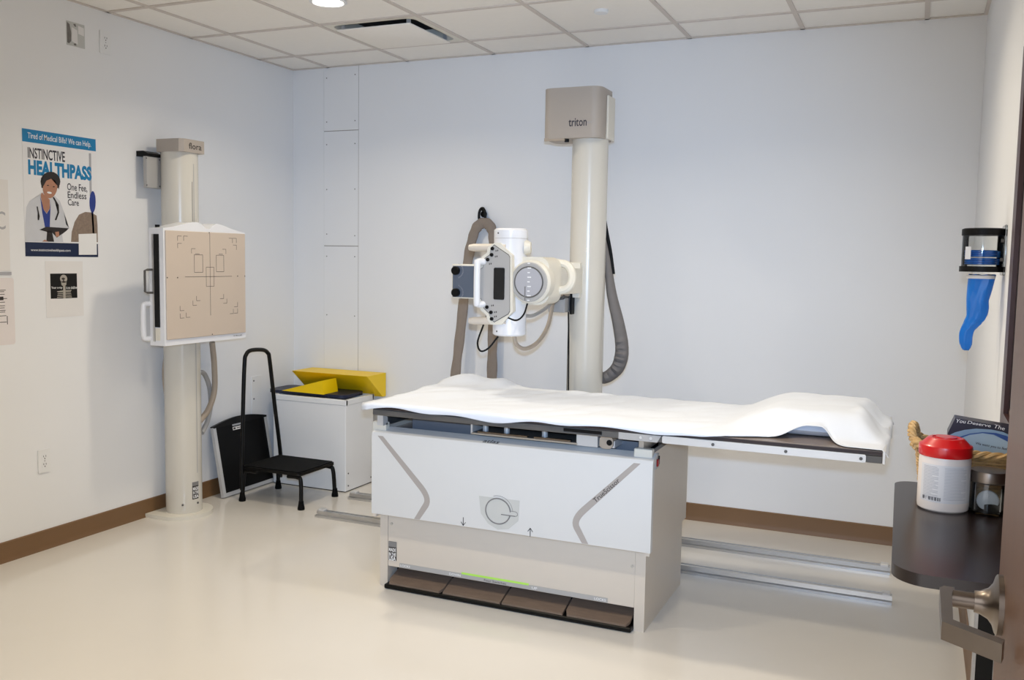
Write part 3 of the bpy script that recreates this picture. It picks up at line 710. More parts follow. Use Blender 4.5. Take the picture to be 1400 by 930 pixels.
# backing housing (cream) and grey fascia
hexb = [(676, 332), (684, 332), (700, 349), (701, 426), (686, 444), (671, 444), (666.5, 438), (664.5, 431), (657, 424), (655, 412), (650.5, 409), (650.5, 366), (656.5, 363), (658.5, 351), (665.5, 346), (667, 338)]
cpn = obj('control_panel', bev(prism(nb(), [cp(x, y) for x, y in hexb], (0, .06, 0)), .006, 2, 30), M['offwhite'], ts)
fas = [(676, 335.5), (695.5, 349), (697, 352), (697, 425), (695, 429), (676, 440), (671.5, 435), (669, 428), (662, 421), (659, 409), (655, 407), (655, 370), (661, 366), (663, 354), (670, 349), (671.5, 340)]
obj('fascia_groove', prism(nb(), [cp(x, y) for x, y in [(686+(a-686)*1.03, 387+(b-387)*1.02) for a, b in fas]], (0, -.0015, 0)), M['dgrey'], cpn)
obj('fascia', prism(nb(), [cp(x, y) for x, y in fas], (0, -.004, 0)), M['grey'], cpn)
a, b = cp(676, 366), cp(690, 410)
obj('display', bev(prism(nb(), [(x, py-.004, z) for x, z in rrect(a.x, b.x, b.z, a.z, .006, 3)], (0, -.003, 0)), .001, 1), M['display'], cpn)
for x, y in ((674, 340), (673, 348.5), (667.5, 355), (666.5, 420), (672, 427), (673, 436)):
    p = cp(x, y); obj('button', lathe(nb(), (p.x, py-.004, p.z), [(.0085, 0), (.0085, .006), (.006, .008), (.001, .008)], axis=(0, -1, 0), seg=12), M['black'], cpn)
bm = nb()
for x, y in ((680, 343), (679, 351), (671, 361), (674, 418), (678, 427), (678, 433)):
    p = cp(x, y); box(bm, p.x-.007, p.x-.003, py-.0045, py-.0041, p.z-.004, p.z+.004); box(bm, p.x+.001, p.x+.006, py-.0045, py-.0041, p.z-.002, p.z+.005)
obj('button_symbol', bm, M['ink'], cpn)
for y, e in ((338.5, 0), (439, 0)):
    pts = [cp(690, y), cp(675, y), cp(660, y), cp(645, y), cp(639, y)]
    pts = [Vector((q.x, py+.022, q.z)) for q in pts]
    obj('grip_bar', tube(nb(), pts, [.018, .018, .018, .018, .014], 12), M['beige'], ts)
# collimator
c0, c1 = ony(618, 361, py+.02), ony(655, 409, py+.02)
co = obj('collimator', box(nb(), c0.x, c1.x+.12, py+.02, py+.20, c1.z, c0.z, .004, 2), M['offwhite'], ts)
obj('collimator_face', box(nb(), c0.x+.006, c1.x+.02, py+.016, py+.022, c1.z+.006, c0.z-.008, .001, 1), M['bluegrey'], co)
for y in (370, 400):
    p = ony(624.5, y, py+.02); kn = obj('knob', lathe(nb(), (p.x, py+.016, p.z), [(.02, 0), (.02, .016), (.017, .02), (.001, .02)], axis=(0, -1, 0), seg=20), M['black'], co)
    bm = nb()
    for a in np.linspace(-1.2, 1.2, 13): 
        d = Vector((math.cos(a), 0, math.sin(a))); q0 = Vector((p.x, py+.0155, p.z)); tube(bm, [q0+d*.032, q0+d*.038], .0008, 4)
    obj('dial_ticks', bm, M['pgrey'], co)
obj('collimator_mount', box(nb(), c1.x+.03, tc.x-.02, py+.03, py+.17, 1.25, 1.55, .01), M['taupe'], ts)
h0 = ony(655, 358, py-.02); h1 = ony(655, 416, py-.02)
bm = tube(nb(), spline([(h0.x+.02, py+.01, h0.z), (h0.x-.002, py-.022, h0.z), (h0.x-.004, py-.03, h0.z-.02), (h0.x-.004, py-.03, h1.z+.02), (h0.x-.002, py-.022, h1.z), (h0.x+.02, py+.01, h1.z)], 6), .0155, 12)
obj('grab_handle', bm, M['whiteg'], ts)
# cables
bm = tube(nb(), spline([ony(666, 430, -1.36), ony(660, 447, -1.37), ony(653, 468, -1.36), ony(657, 480, -1.34), ony(668, 476, -1.32), ony(681, 460, -1.30)], 7), .0045, 8)
obj('cable', bm, M['black'], ts)
bm = tube(nb(), spline([ony(693, 434, -1.39), ony(706, 438, -1.41), ony(716, 430, -1.40), ony(722, 412, -1.36)], 7), .004, 8)
obj('cable', bm, M['black'], ts)
bm = tube(nb(), spline([ony(703, 458, -1.28), ony(706, 471, -1.26), ony(718, 477, -1.2), ony(735, 468, -1.1), ony(748, 448, -1.0), ony(754, 425, -.93), ony(757, 405, -.9)], 7), .010, 10)
obj('cable', bm, M['hose'], ts)
bm = tube(nb(), spline([ony(718, 432, -1.24), ony(730, 431, -1.15), ony(748, 420, -1.0), ony(758, 408, -.92)], 7), .009, 8)
obj('cable', bm, M['grey'], ts)
bm = tube(nb(), [ony(738, 403, -1.1), ony(776, 402, -.86)], .014, 10); obj('conduit', bm, M['hose'], ts)
bm = tube(nb(), spline([ony(777, 422, -.83), ony(777.5, 470, -.82), ony(777, 530, -.82), ony(777, 560, -.82)], 5), .004, 6); obj('cable', bm, M['black'], ts)
# cable drape right of the column
bm = nb()
pts = [ony(826, 322, -.66), ony(830, 352, -.66), ony(836, 400, -.66), ony(845, 440, -.66), ony(850, 470, -.66), ony(849, 490, -.66), ony(842, 506, -.66), ony(826, 517, -.66), ony(815, 510, -.66)]
rr0 = [.010, .02, .030, .036, .04, .042, .04, .036, .03]
sp = spline(pts, 8); rr = []
for i in range(len(sp)):
    k = i/8; j = min(int(k), 7); f_ = k-j; r_ = rr0[j]*(1-f_)+rr0[j+1]*f_
    wob = 1+(.13*math.sin(i*1.9)+.08*math.sin(i*.83+1) if i > 30 else .04*math.sin(i))
    rr.append((r_*wob, r_*.85))
obj('cable_sleeve', tube(bm, sp, rr, 14), M['sleeve2'], ts)
bm = tube(nb(), spline([ony(826, 300, -.66), ony(829, 318, -.66), ony(834, 345, -.66), ony(838, 375, -.66)], 6), [(.006, .012)]*19, 8)
obj('strap', bm, M['black'], ts)

# hook and hanging sleeve on the back wall
hk = ony(662, 293, 0)
hook = thing('wall_hook', 'small black carabiner hook on the back wall holding the grey cable sleeve', 'hook', (hk.x, 0, hk.z))
obj('hook_plate', cyl(nb(), (hk.x, 0.001, hk.z), (hk.x, -.012, hk.z), .02, 16), M['black'], hook)
pts = [(hk.x+.022*math.cos(a), -.03, hk.z-.012+.048*math.sin(a)) for a in np.linspace(0, 2*PI, 24, endpoint=False)]
obj('hook_ring', tube(nb(), pts, .009, 8, closed=True), M['black'], hook)
obj('hook_stem', tube(nb(), [(hk.x, -.01, hk.z+.02), (hk.x, -.03, hk.z+.03)], .009, 8), M['black'], hook)
sl = [ony(619, 545, -.16), ony(624, 500, -.14), ony(631, 440, -.11), ony(638, 370, -.08), ony(645, 330, -.055), ony(652, 311, -.045), ony(662, 305, -.042), ony(671, 311, -.045), ony(675, 330, -.055), ony(675, 370, -.06), ony(674, 430, -.06), ony(673, 490, -.06), ony(672, 545, -.06)]
sp = spline(sl, 7)
def fl(i): s = 1+.06*math.sin(i*1.3)+.04*math.sin(i*.57); return (.034*s, .016*s)
bm = nb(); u = None
# flat fabric sleeve: width in x, thin in y
rings = []
for i, p in enumerate(sp):
    d = (sp[min(i+1, len(sp)-1)]-sp[max(i-1, 0)]).normalized(); wv = Vector((d.z, 0, -d.x)); wv = wv.normalized() if wv.length > .01 else Vector((1, 0, 0)); tv = d.cross(wv)
    a, b = fl(i)
    rings.append([bm.verts.new(p+wv*(a*math.cos(2*PI*k/12))+tv*(b*math.sin(2*PI*k/12))) for k in range(12)])
for a, b in zip(rings, rings[1:]):
    for k in range(12): bm.faces.new((a[k], a[(k+1) % 12], b[(k+1) % 12], b[k]))
bm.faces.new(rings[0][::-1]); bm.faces.new(rings[-1])
obj('cable_sleeve', bm, M['sleeve'], origin=tuple(sp[0]), label='grey fabric cable sleeve looped over the wall hook behind the tube head', cat='cable sleeve')

# ================================================================== EXAM TABLE (atlas)
TX0, TX1, TY0, TY1, TZ = 1.80, 3.898, -1.832, -1.03, .850
tb = thing('xray_table', 'white and beige x-ray exam table with foot pedals in the middle of the room', 'x-ray table', (2.4, -1.43, 0))
BX0, BX1, BY0, BY1 = 1.782, 3.028, -1.735, -1.11
# plinth with pedal recess in front
bm = nb()
box(bm, BX0, BX1, BY0+.11, BY1, .0, .36)
box(bm, BX0, 1.822, BY0, BY0+.11, .0, .36); box(bm, 2.985, BX1, BY0, BY0+.11, 0, .36)
pb = obj('plinth', bm, M['beige'], tb)
pf = obj('plinth_front', box(nb(), 1.823, 2.984, BY0+.0015, BY0+.02, .096, .36, .001, 1), M['beige'], tb)
obj('plinth_back', box(nb(), 1.823, 2.984, BY0+.02, BY0+.1095, .135, .36), M['beige'], pb)
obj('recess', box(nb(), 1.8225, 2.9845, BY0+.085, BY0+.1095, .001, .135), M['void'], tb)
ped = obj('pedal_tray', box(nb(), 1.824, 2.983, BY0-.035, BY0+.085, .002, .022, .004, 1), M['blackm'], tb)
n = 4; L = (2.975-1.832)/n
for i in range(n):
    x0 = 1.832+L*i+.004; x1 = 1.832+L*(i+1)-.004
    a, b = (BY0-.028, .030), (BY0+.080, .066)
    ol = rrect(x0, x1, 0, 1, .03, 4)
    pts = []
    for x, v in [(x0, 1), (x0, .25), (x0+.012, 0), (x1-.012, 0), (x1, .25), (x1, 1)] if i in (0, 3) else [(x0, 1), (x0, 0), (x1, 0), (x1, 1)]:
        pts.append((x, a[0]+(b[0]-a[0])*v, a[1]+(b[1]-a[1])*v))
    obj('pedal', prism(nb(), pts, (0, 0, -.012)), M['pedal'], ped)
obj('label_strip', box(nb(), 1.885, 2.872, BY0-.0006, BY0+.003, .098, .118), M['grey'], pf)
obj('indicator_light', box(nb(), 2.2, 2.52, BY0-.0016, BY0+.003, .119, .1235), M['green'], pf)
obj('indicator_light', box(nb(), 2.2, 2.52, BY0-.0012, BY0+.003, .1155, .119), M['green'], pf)
for s, x0, wd in (('LOCKS', 1.89, .05), ('DOWN', 2.14, .055), ('UP', 2.535, .025), ('LOCKS', 2.815, .05)): text(s, M['ptext'], pf, (x0, BY0-.0011, .103), (wd, 0, 0), (0, 0, .010), bold=.01)
text('Four Switches', M['ink'], pf, (2.31, BY0-.0011, .1015), (.105, 0, 0), (0, 0, .010))
bm = nb()
for x, z in ((1.842, .295), (2.972, .268)): cyl(bm, (x, BY0+.002, z), (x, BY0-.002, z), .006, 10)
obj('screw', bm, M['alu'], pf)
stk = obj('sticker', box(nb(), 1.827, 1.868, BY0-.0003, BY0+.002, .125, .212), M['ink'], pf)
obj('sticker_flag', box(nb(), 1.827, 1.868, BY0-.0007, BY0+.002, .187, .212), M['inkgrey'], pf)
for i, s in enumerate(('MADE', 'IN THE', 'USA')): text(s, M['ptext'], pf, (1.829, BY0-.0011, .166-.021*i), (.037, 0, 0), (0, 0, .016 if i < 2 else .021), bold=.03)
# upper shroud
SX0, SX1, SY0, SY1 = 1.764, 3.052, -1.772, -1.145
bm = nb()
box(bm, SX1-.02, SX1, SY0, SY1, .33, .745); box(bm, SX0, SX0+.02, SY0, SY1, .33, .745); box(bm, SX0+.02, SX1-.02, SY1-.02, SY1, .33, .745)
sh = obj('shroud', bm, M['beige'], tb)
obj('shroud_post', box(nb(), SX1-.075, SX1-.0005, SY0-.004, SY0+.03, .70, .762, .003, 1), M['offwhite'], sh)
obj('shroud_post', box(nb(), SX0+.0005, SX0+.07, SY0-.004, SY0+.03, .70, .765, .003, 1), M['offwhite'], sh)
# power switch
sw = obj('power_switch', box(nb(), SX1, SX1+.006, -1.74, -1.69, .675, .735, .002, 1), M['grey'], tb)
obj('rocker', box(nb(), SX1+.004, SX1+.012, -1.728, -1.706, .685, .715, .003, 1), M['switch'], sw)
obj('fuse_cap', box(nb(), SX1+.004, SX1+.01, -1.702, -1.694, .69, .725, .001, 1), M['black'], sw)
# front cover
FY = -1.80; FX0, FX1, FZ0, FZ1 = 1.776, 3.062, .352, .722
prof = [(FY, FZ0), (FY, FZ1-.012), (FY+.006, FZ1), (FY+.062, FZ1+.020), (FY+.064, FZ1+.008), (FY+.028, FZ1-.02), (FY+.028, FZ0)]
fc = obj('front_cover', bev(prism(nb(), [(FX0, y, z) for y, z in prof], (FX1-FX0, 0, 0)), .003, 2, 30), M['cover'], tb)
def fpt(x, y): q = ony(x, y, FY); return q
def ribbon(pts, wd, y):
    bm = nb(); P = [Vector((q.x, q.y, q.z)) for q in pts]
    # rounded corner at the middle point
    a, b, c_ = P; k = .18
    path = [a]+[(1-t)**2*(b+(a-b)*k)+2*t*(1-t)*b+t*t*(b+(c_-b)*k*1.8) for t in [i_/7 for i_ in range(8)]]+[c_]
    prev = None
    for i, p in enumerate(path):
        d = (path[min(i+1, len(path)-1)]-path[max(i-1, 0)]); d.y = 0; d.normalize(); nn = Vector((-d.z, 0, d.x))
        if i == 0: nn = Vector((nn.x/abs(nn.x), 0, 0)) if abs(nn.x) > .3 else nn
        if i == len(path)-1: nn = Vector((nn.x/abs(nn.x), 0, 0)) if abs(nn.x) > .3 else nn
        v = [bm.verts.new((p.x+nn.x*s*wd, y, p.z+nn.z*s*wd)) for s in (-1, 1)]
        if prev: bm.faces.new((prev[0], v[0], v[1], prev[1]))
        prev = v
    return bm
L1 = [fpt(520, 597), fpt(588, 682), fpt(570, 706)]; L1[0].z = FZ1-.014; L1[2].z = FZ0+.002
R1 = [fpt(871, 642), fpt(783, 711), fpt(800, 744)]; R1[0].z = FZ1-.014; R1[2].z = FZ0+.002
obj('grey_stripe', ribbon(L1, .0138, FY-.0006), M['stripe'], fc); obj('grey_stripe', ribbon(R1, .0138, FY-.0006), M['stripe'], fc)
a = R1[1]+(R1[0]-R1[1])*.34; b = R1[1]+(R1[0]-R1[1])*.72; d = (b-a); d.y = 0; nn = Vector((-d.z, 0, d.x)).normalized()
text('TrueScissor', M['ink'], fc, Vector((a.x, FY-.0012, a.z))-nn*.0095, d, nn*.019, bold=.005)
text('atlas', M['ink'], fc, (2.318, FY+.010, FZ1+.0035), (.075, 0, 0), (0, .022, .0092), bold=.005, shear=.2)
# cover: clear round emblem
e0 = fpt(681, 699)
bm = nb(); pl = [(e0.x+a, FY-.0003, e0.z+b) for a, b in [(-.09, .055), (.098, .057), (.094, -.03), (.05, -.07), (0, -.08), (-.045, -.06), (-.08, -.02)]]; prism(bm, pl, (0, -.0008, 0))
em = obj('emblem_film', bm, M['film'], fc)
bm = nb(); ring = [(e0.x+.057*math.cos(a), FY-.0013, e0.z+.0545*math.sin(a)) for a in np.linspace(.05, 2*PI-.25, 36)]
tube(bm, ring, .0028, 6); tube(bm, [(e0.x+.068*math.cos(a), FY-.0013, e0.z+.066*math.sin(a)) for a in np.linspace(.1, 1.9, 16)], .0008, 5)
tube(bm, [(e0.x+.015, FY-.0013, e0.z-.012), (e0.x+.08, FY-.0013, e0.z-.012)], .002, 5)
tube(bm, spline([(e0.x+.06, FY-.0013, e0.z+.008), (e0.x+.085, FY-.0013, e0.z+.006), (e0.x+.09, FY-.0013, e0.z-.006), (e0.x+.082, FY-.0013, e0.z-.012)], 4), .0012, 5)
obj('emblem_ring', bm, M['inkgrey'], fc)
bm = nb()
for x, y, s in ((633.5, 713, -1), (725, 728, 1)):
    q = fpt(x, y); z0, z1 = q.z-.018, q.z+.018; tipz = z1 if s > 0 else z0
    yy = FY-.0008
    box(bm, q.x-.0015, q.x+.0015, yy-.0004, yy, z0, z1)
    for t_ in (-1, 1): tube(bm, [(q.x, yy, tipz), (q.x+t_*.011, yy, tipz-s*.015)], .0014, 5)
obj('arrow_mark', bm, M['ink'], fc)
# interior deck under the table top
obj('interior_deck', box(nb(), SX0+.021, SX1-.021, SY0+.035, SY1-.021, .70, .715), M['bluebox'], tb)
obj('interior_panel', box(nb(), SX0+.14, 2.26, -1.66, -1.62, .716, .775), M['bluebox'], tb)
obj('interior_panel', box(nb(), 2.75, SX1-.09, -1.66, -1.62, .716, .765), M['bluebox'], tb)
obj('interior_beam', box(nb(), SX0+.09, SX1-.06, -1.55, -1.45, .716, .80), M['black'], tb)
for x in (SX0+.03, SX1-.06): 
    obj('support_bracket', box(nb(), x, x+.02, -1.76, -1.15, .746, .80), M['alu'], tb)
# left end support
obj('end_support', box(nb(), TX0+.004, TX0+.034, -1.80, -1.76, .755, .81), M['alup'], tb)
# bucky tray
p0, p1 = ony(645, 600, -1.772), ony(790, 606, -1.772)
tr = obj('film_tray', box(nb(), p0.x, p1.x, -1.772, -1.56, .7560, .7610), M['dgrey'], tb)
obj('tray_edge', box(nb(), p0.x-.004, p0.x+.004, -1.775, -1.60, .7540, .800), M['alup'], tr)
obj('tray_edge', box(nb(), p0.x, p1.x, -1.777, -1.770, .7520, .7605, .001, 1), M['alu'], tr)
obj('tray_clamp', box(nb(), p0.x+.03, p0.x+.26, -1.7790, -1.7620, .7615, .7680), M['steel'], tr)
obj('tray_clamp', box(nb(), p0.x+.29, p1.x-.03, -1.7790, -1.7620, .7615, .7680), M['steel'], tr)
obj('tray_end', box(nb(), p1.x-.005, p1.x+.085, -1.775, -1.7420, .7500, .797), M['alup'], tr)
for x in (664, 693, 745):
    q = ony(x, 590, -1.72); obj('tray_post', cyl(nb(), (q.x, -1.72, .7610), (q.x, -1.72, .797), .013, 14), M['alup'], tr)
kx = p1.x+.125
kn = obj('tray_handle', bev(prism(nb(), [(kx+a, -1.782, .7750+b) for a, b in rrect(-.03, .026, -.026, .026, .018, 5)], (0, .05, 0)), .004, 2), M['hose'], tr)
obj('handle_slot', cyl(nb(), (kx+.012, -1.7815, .7750), (kx+.012, -1.7835, .7750), .012, 14), M['black'], kn)
obj('handle_arm', box(nb(), kx-.005, kx+.03, -1.7670, -1.50, .7520, .78), M['alup'], tr)
# table top and rails
tt = obj('table_top', box(nb(), TX0, TX1-.006, TY0+.006, TY1, TZ-.018, TZ, .002, 1), M['top'], tb)
obj('front_rail', box(nb(), TX0, TX1-.006, TY0, TY0+.05, TZ-.044, TZ-.0185, .002, 1), M['dgrey'], tb)
obj('rear_rail', box(nb(), TX0, TX1-.006, TY1-.05, TY1, TZ-.044, TZ-.0185, .002, 1), M['dgrey'], tb)
obj('top_edge', box(nb(), TX0, TX1-.006, TY0+.001, TY0+.0055, TZ-.014, TZ-.004), M['jamb'], tt)
ar = obj('accessory_rail', bev(prism(nb(), [(x, TY0-.006, z) for x, z in rrect(3.105, 3.838, TZ-.0445, TZ-.016, .006, 3)], (0, .0055, 0)), .001, 1), M['alup'], tb)
bm = nb()
for x in (3.30, 3.565, 3.822): cyl(bm, (x, TY0-.006, TZ-.031), (x, TY0-.009, TZ-.031), .006, 10)
obj('screw', bm, M['dgrey'], ar)
br = obj('rail_bracket', prism(nb(), [(2.93, TY0-.003, TZ-.045), (3.085, TY0-.003, TZ-.045), (3.10, TY0-.003, TZ-.018), (2.93, TY0-.003, TZ-.018)], (0, .0025, 0)), M['grey'], tb)
bm = nb()
for x in (3.02, 3.06): cyl(bm, (x, TY0-.003, TZ-.031), (x, TY0-.006, TZ-.031), .006, 10)
obj('screw', bm, M['alup'], br)
obj('rail_grille', box(nb(), 2.70, 2.86, TY0-.004, TY0+.001, TZ-.035, TZ-.022), M['black'], tb)
obj('end_cap', box(nb(), TX1-.006, TX1+.004, TY0-.002, TY1+.002, TZ-.046, TZ+.003, .002, 1), M['alup'], tb)

# pillow
bm = nb(); NX, NY = 24, 24; vt = {}; vb_ = {}
px0, px1, py0, py1 = 3.42, 3.79, -1.69, -1.12
for i in range(NX+1):
    for j in range(NY+1):
        u, v = i/NX*2-1, j/NY*2-1
        hgt = .040*max(0, (1-abs(u)**2.6))**.5*max(0, (1-abs(v)**3.0))**.5
        x, y = (px0+px1)/2+u*(px1-px0)/2*(1-.05*v*v), (py0+py1)/2+v*(py1-py0)/2*(1-.05*u*u)
        z0 = TZ+.026
        vt[i, j] = bm.verts.new((x, y, z0+hgt*1.1+.003*math.sin(9*u+4*v)*(hgt/.05)*.6))
        vb_[i, j] = vt[i, j] if i in (0, NX) or j in (0, NY) else bm.verts.new((x, y, z0-min(hgt, .024)))
for i in range(NX):
    for j in range(NY):
        bm.faces.new((vt[i, j], vt[i+1, j], vt[i+1, j+1], vt[i, j+1])); bm.faces.new((vb_[i, j], vb_[i, j+1], vb_[i+1, j+1], vb_[i+1, j]))
obj('pillow', bm, M['pillow'], origin=(3.6, -1.38, TZ), label='white pillow under the sheet at the right end of the exam table', cat='pillow')

# sheet
def sstep(a, b, x):
    t_ = max(0, min(1, (x-a)/(b-a))); return t_*t_*(3-2*t_)
def top_h(x, y):
    z = TZ+.005
    bx = sstep(3.26, 3.52, x)*(1-sstep(3.79, 3.89, x))
    byf = sstep(-1.76, -1.58, y); byb = 1-sstep(-1.14, -1.02, y)*.45
    z += .080*bx*byf*byb
    z += .046*math.exp(-((x-1.90)/.13)**2-((y+1.07)/.15)**2)+.030*math.exp(-((x-2.09)/.07)**2-((y+1.06)/.12)**2)
    z += .012*math.exp(-((x-1.95)/.3)**2-((y+1.3)/.25)**2)
    z += .006*max(0, noise.noise(Vector((x*3.2, y*4.5, 1.7)))+.2)
    z += .010*abs(noise.noise(Vector((x*7-y*3, y*5, 4.1))))
    return z
def front_y(x):   # where the front hem lies
    y = TY0-.006
    y += .075*sstep(3.28, 3.54, x)
    y += .05*sstep(3.53, 3.60, x)
    y -= .115*sstep(3.68, 3.77, x)
    return y+.006*math.sin(x*9)
bm = nb(); NU, NV = 200, 70; g = {}
SXA, SXB = TX0-.028, TX1+.012
for i in range(NU+1):
    x = SXA+(SXB-SXA)*i/NU
    yf = front_y(x); hang = .020+.008*math.sin(x*8.3+1)+.006*math.sin(x*19)
    hang *= (1-.45*sstep(2.6, 2.9, x))*(1-sstep(3.24, 3.34, x))
    lift = sstep(3.50, 3.63, x)*(1-sstep(3.67, 3.73, x))
    for j in range(NV+1):
        v = j/NV
        if hang > 1e-4 and v < .08:
            k = v/.08; y = yf-.003+.002*math.sin(x*30); z = TZ+.005-hang*(1-k)
            if k > .7: y += .004*(k-.7)/.3
        else:
            k = max(0, (v-.08)/.92) if hang > 1e-4 else v
            k = (v-.08)/.92 if v >= .08 else 0
            y = yf+(TY1-.012-yf)*k; z = top_h(x, y)
            if hang <= 1e-4:
                # hem settles on the table except where it rides over the pillow
                z = z*(1-(1-sstep(0, .06, k))*.9*(1-lift))+(TZ+.004)*(1-sstep(0, .06, k))*.9*(1-lift)
                if lift > 0: z = max(z, TZ+.006+lift*.050*(1-.15*(1-sstep(0, .1, k))))
        # left overhang and right end drop
        if x < TX0: z -= .010*(TX0-x)/.028+.006*math.sin(y*25)*(TX0-x)/.028
        if x > 3.76:
            q = sstep(3.76, SXB, x); ff = 1-sstep(-1.80, -1.60, y)
            z += (.030*math.sin(y*13+x*9)+.016*math.sin(y*27-x*14)+.010*math.sin(y*45+x*30))*q*(1-q)*1.6
        if x < TX1-.006 and not (hang > 1e-4 and v < .08): z = max(z, TZ+.004)
        if x > TX1-.004: z -= .035*(x-TX1+.004)/.016*(.6+.4*math.sin(y*17))
        if j == NV: z -= .002
        if i == 0: x_ = x-.014*math.sin(y*6+.5)-.01
        else: x_ = x
        g[i, j] = bm.verts.new((x_, y, z))
for i in range(NU):
    for j in range(NV): bm.faces.new((g[i, j], g[i+1, j], g[i+1, j+1], g[i, j+1]))
so = obj('bed_sheet', bm, M['sheet'], origin=(2.8, -1.43, TZ), sharp=80, label='crumpled white sheet spread over the exam table', cat='sheet')
sm = so.modifiers.new('thickness', 'SOLIDIFY'); sm.thickness = .0025; sm.offset = 1

# ================================================================== RIGHT WALL ITEMS
# shelf
SHZ = .93
sx_, sy_a, sy_b = 3.946, -3.445, -2.645
sf = thing('wall_shelf', 'dark laminate shelf with rounded corners on the right wall', 'shelf', (4.1, -3.05, SHZ-.024))
pl = [(W-.001, sy_a), (W-.001, sy_b)]+[(sx_+.045+.045*math.cos(a), sy_b-.045+.045*math.sin(a)) for a in np.linspace(PI/2, PI, 7)]+[(sx_+.01+.07+.07*math.cos(a), sy_a+.07+.07*math.sin(a)) for a in np.linspace(PI, 1.5*PI, 9)]
obj('shelf_board', bev(prism(nb(), [(x, y, SHZ-.024) for x, y in pl], (0, 0, .024)), .002, 1), M['shelf'], sf)
ya = -2.90
obj('support_leg', box(nb(), 4.146, 4.182, ya, ya+.03, .0, SHZ-.0245), M['blackm'], sf)
obj('leg_edge', box(nb(), 4.139, 4.1455, ya-.002, ya+.03, .0, SHZ-.0245), M['alu'], sf)
obj('leg_edge', box(nb(), 4.1825, 4.187, ya-.002, ya+.03, .0, SHZ-.0245), M['alup'], sf)
# wipes canister
kx, ky = 4.055, -2.903; R = .0565
cn = thing('wipes_canister', 'white wipes canister with a red lid on the dark shelf', 'canister', (kx, ky, SHZ))
obj('body', lathe(nb(), (kx, ky, SHZ), [(.050, 0), (.0555, .004), (R, .012), (R, .118), (.0555, .125), (.0545, .132)], seg=40), M['canister'], cn)
ld = obj('lid', lathe(nb(), (kx, ky, SHZ), [(.0575, .128), (.0585, .130), (.0585, .150), (.0575, .153), (.052, .156), (.040, .168), (.036, .170), (.030, .170), (.029, .168), (.001, .168)], seg=40), M['red'], cn)
obj('lid_flap', lathe(nb(), (kx, ky, SHZ), [(.024, .168), (.023, .1715), (.001, .172)], seg=24), M['red'], ld)
view = math.atan2(CAM.y-ky, CAM.x-kx)
def cwrap(a0, a1, z0, z1, r, n=8, bm=None):
    bm = bm or nb(); prev = None
    for k in range(n+1):
        a = view+a0+(a1-a0)*k/n; v = [bm.verts.new((kx+r*math.cos(a), ky+r*math.sin(a), SHZ+z)) for z in (z0, z1)]
        if prev: bm.faces.new((prev[0], v[0], v[1], prev[1]))
        prev = v
    return bm
lb = obj('label', cwrap(-1.0, 1.35, .024, .112, R+.0005, 20), M['labelp'], cn)
bm = nb(); rnd = random.Random(3)
for k in range(22):
    z = .106-.0035*k
    cwrap(-.85, -.2-.3*rnd.random()*(k % 3 == 0), z, z+.0011, R+.0008, 5, bm); cwrap(.02, .95-.3*rnd.random()*(k % 4 == 0), z, z+.0008, R+.0008, 6, bm)
obj('label_print', bm, M['pgrey'], lb)
bm = nb(); 
for k in range(28):
    a = -.85+.028*k
    if rnd.random() < .7: cwrap(a, a+.012+.01*rnd.random(), .028, .036, R+.0009, 1, bm)
obj('barcode', bm, M['ink'], lb)
# jar
jx, jy = 4.150, -2.90; JR = .041
jr = thing('glass_jar', 'clear glass jar with a metal lid holding a white cotton pad beside the canister', 'jar', (jx, jy, SHZ))
obj('glass_body', lathe(nb(), (jx, jy, SHZ), [(.036, .0005), (.040, .003), (JR, .010), (JR, .068), (.038, .076), (.036, .076), (.0385, .068), (.0385, .010), (.034, .005), (.001, .005)], seg=36), M['glass'], jr)
obj('lid', lathe(nb(), (jx, jy, SHZ), [(.040, .074), (.0415, .076), (.0415, .098), (.040, .101), (.001, .102)], seg=36), M['steel'], jr)
obj('contents', lathe(nb(), (jx+.004, jy+.004, SHZ), [(.030, .006), (.033, .010), (.033, .024), (.026, .03), (.001, .031)], seg=20), M['black'], jr)
d = Vector((CAM.x-jx, CAM.y-jy, 0)).normalized()
c0 = Vector((jx, jy, SHZ+.033))+d*.020
obj('cotton_round', lathe(nb(), c0, [(.022, -.003), (.024, 0), (.022, .004), (.001, .006)], axis=tuple(d+Vector((0.1, 0, .1))), seg=18), M['sheet'], jr)
# basket
bk = thing('wicker_basket', 'woven wicker basket behind the red lidded canister', 'basket', (4.10, -2.745, SHZ))
gx0, gx1, gy0, gy1 = 3.995, 4.205, -2.798, -2.668
bm = nb(); rows = 13
for r_ in range(rows):
    z = SHZ+.006+r_*.0082; ex = .004*r_/rows*3
    pl = rrect(gx0-ex+.012, gx1+ex-.006, gy0-ex+.008, gy1+ex-.004, .04, 8); nP = len(pl)
    dense = []
    for k in range(nP):
        a, b = Vector(pl[k]), Vector(pl[(k+1) % nP]); m_ = max(1, int((b-a).length/.008))
        dense += [a+(b-a)*t_/m_ for t_ in range(m_)]
    nD = len(dense); pts = []
    for k, q in enumerate(dense):
        tn = (dense[(k+1) % nD]-dense[k-1]).normalized(); off = .0022*math.sin(k*PI/2.5+r_*PI)
        pts.append((q.x+tn.y*off, q.y-tn.x*off, z))
    tube(bm, pts, .0042, 6, closed=True)
obj('weave', bm, M['wicker'], bk)
obj('basket_floor', prism(nb(), [(x, y, SHZ+.001) for x, y in rrect(gx0+.014, gx1-.01, gy0+.012, gy1-.008, .035, 6)], (0, 0, .006)), M['wicker'], bk)
bm = nb(); pl = rrect(gx0-.008, gx1+.006, gy0-.008, gy1+.006, .045, 10)
dense = []
for k in range(len(pl)):
    a, b = Vector(pl[k]), Vector(pl[(k+1) % len(pl)]); m_ = max(1, int((b-a).length/.006)); dense += [a+(b-a)*t_/m_ for t_ in range(m_)]
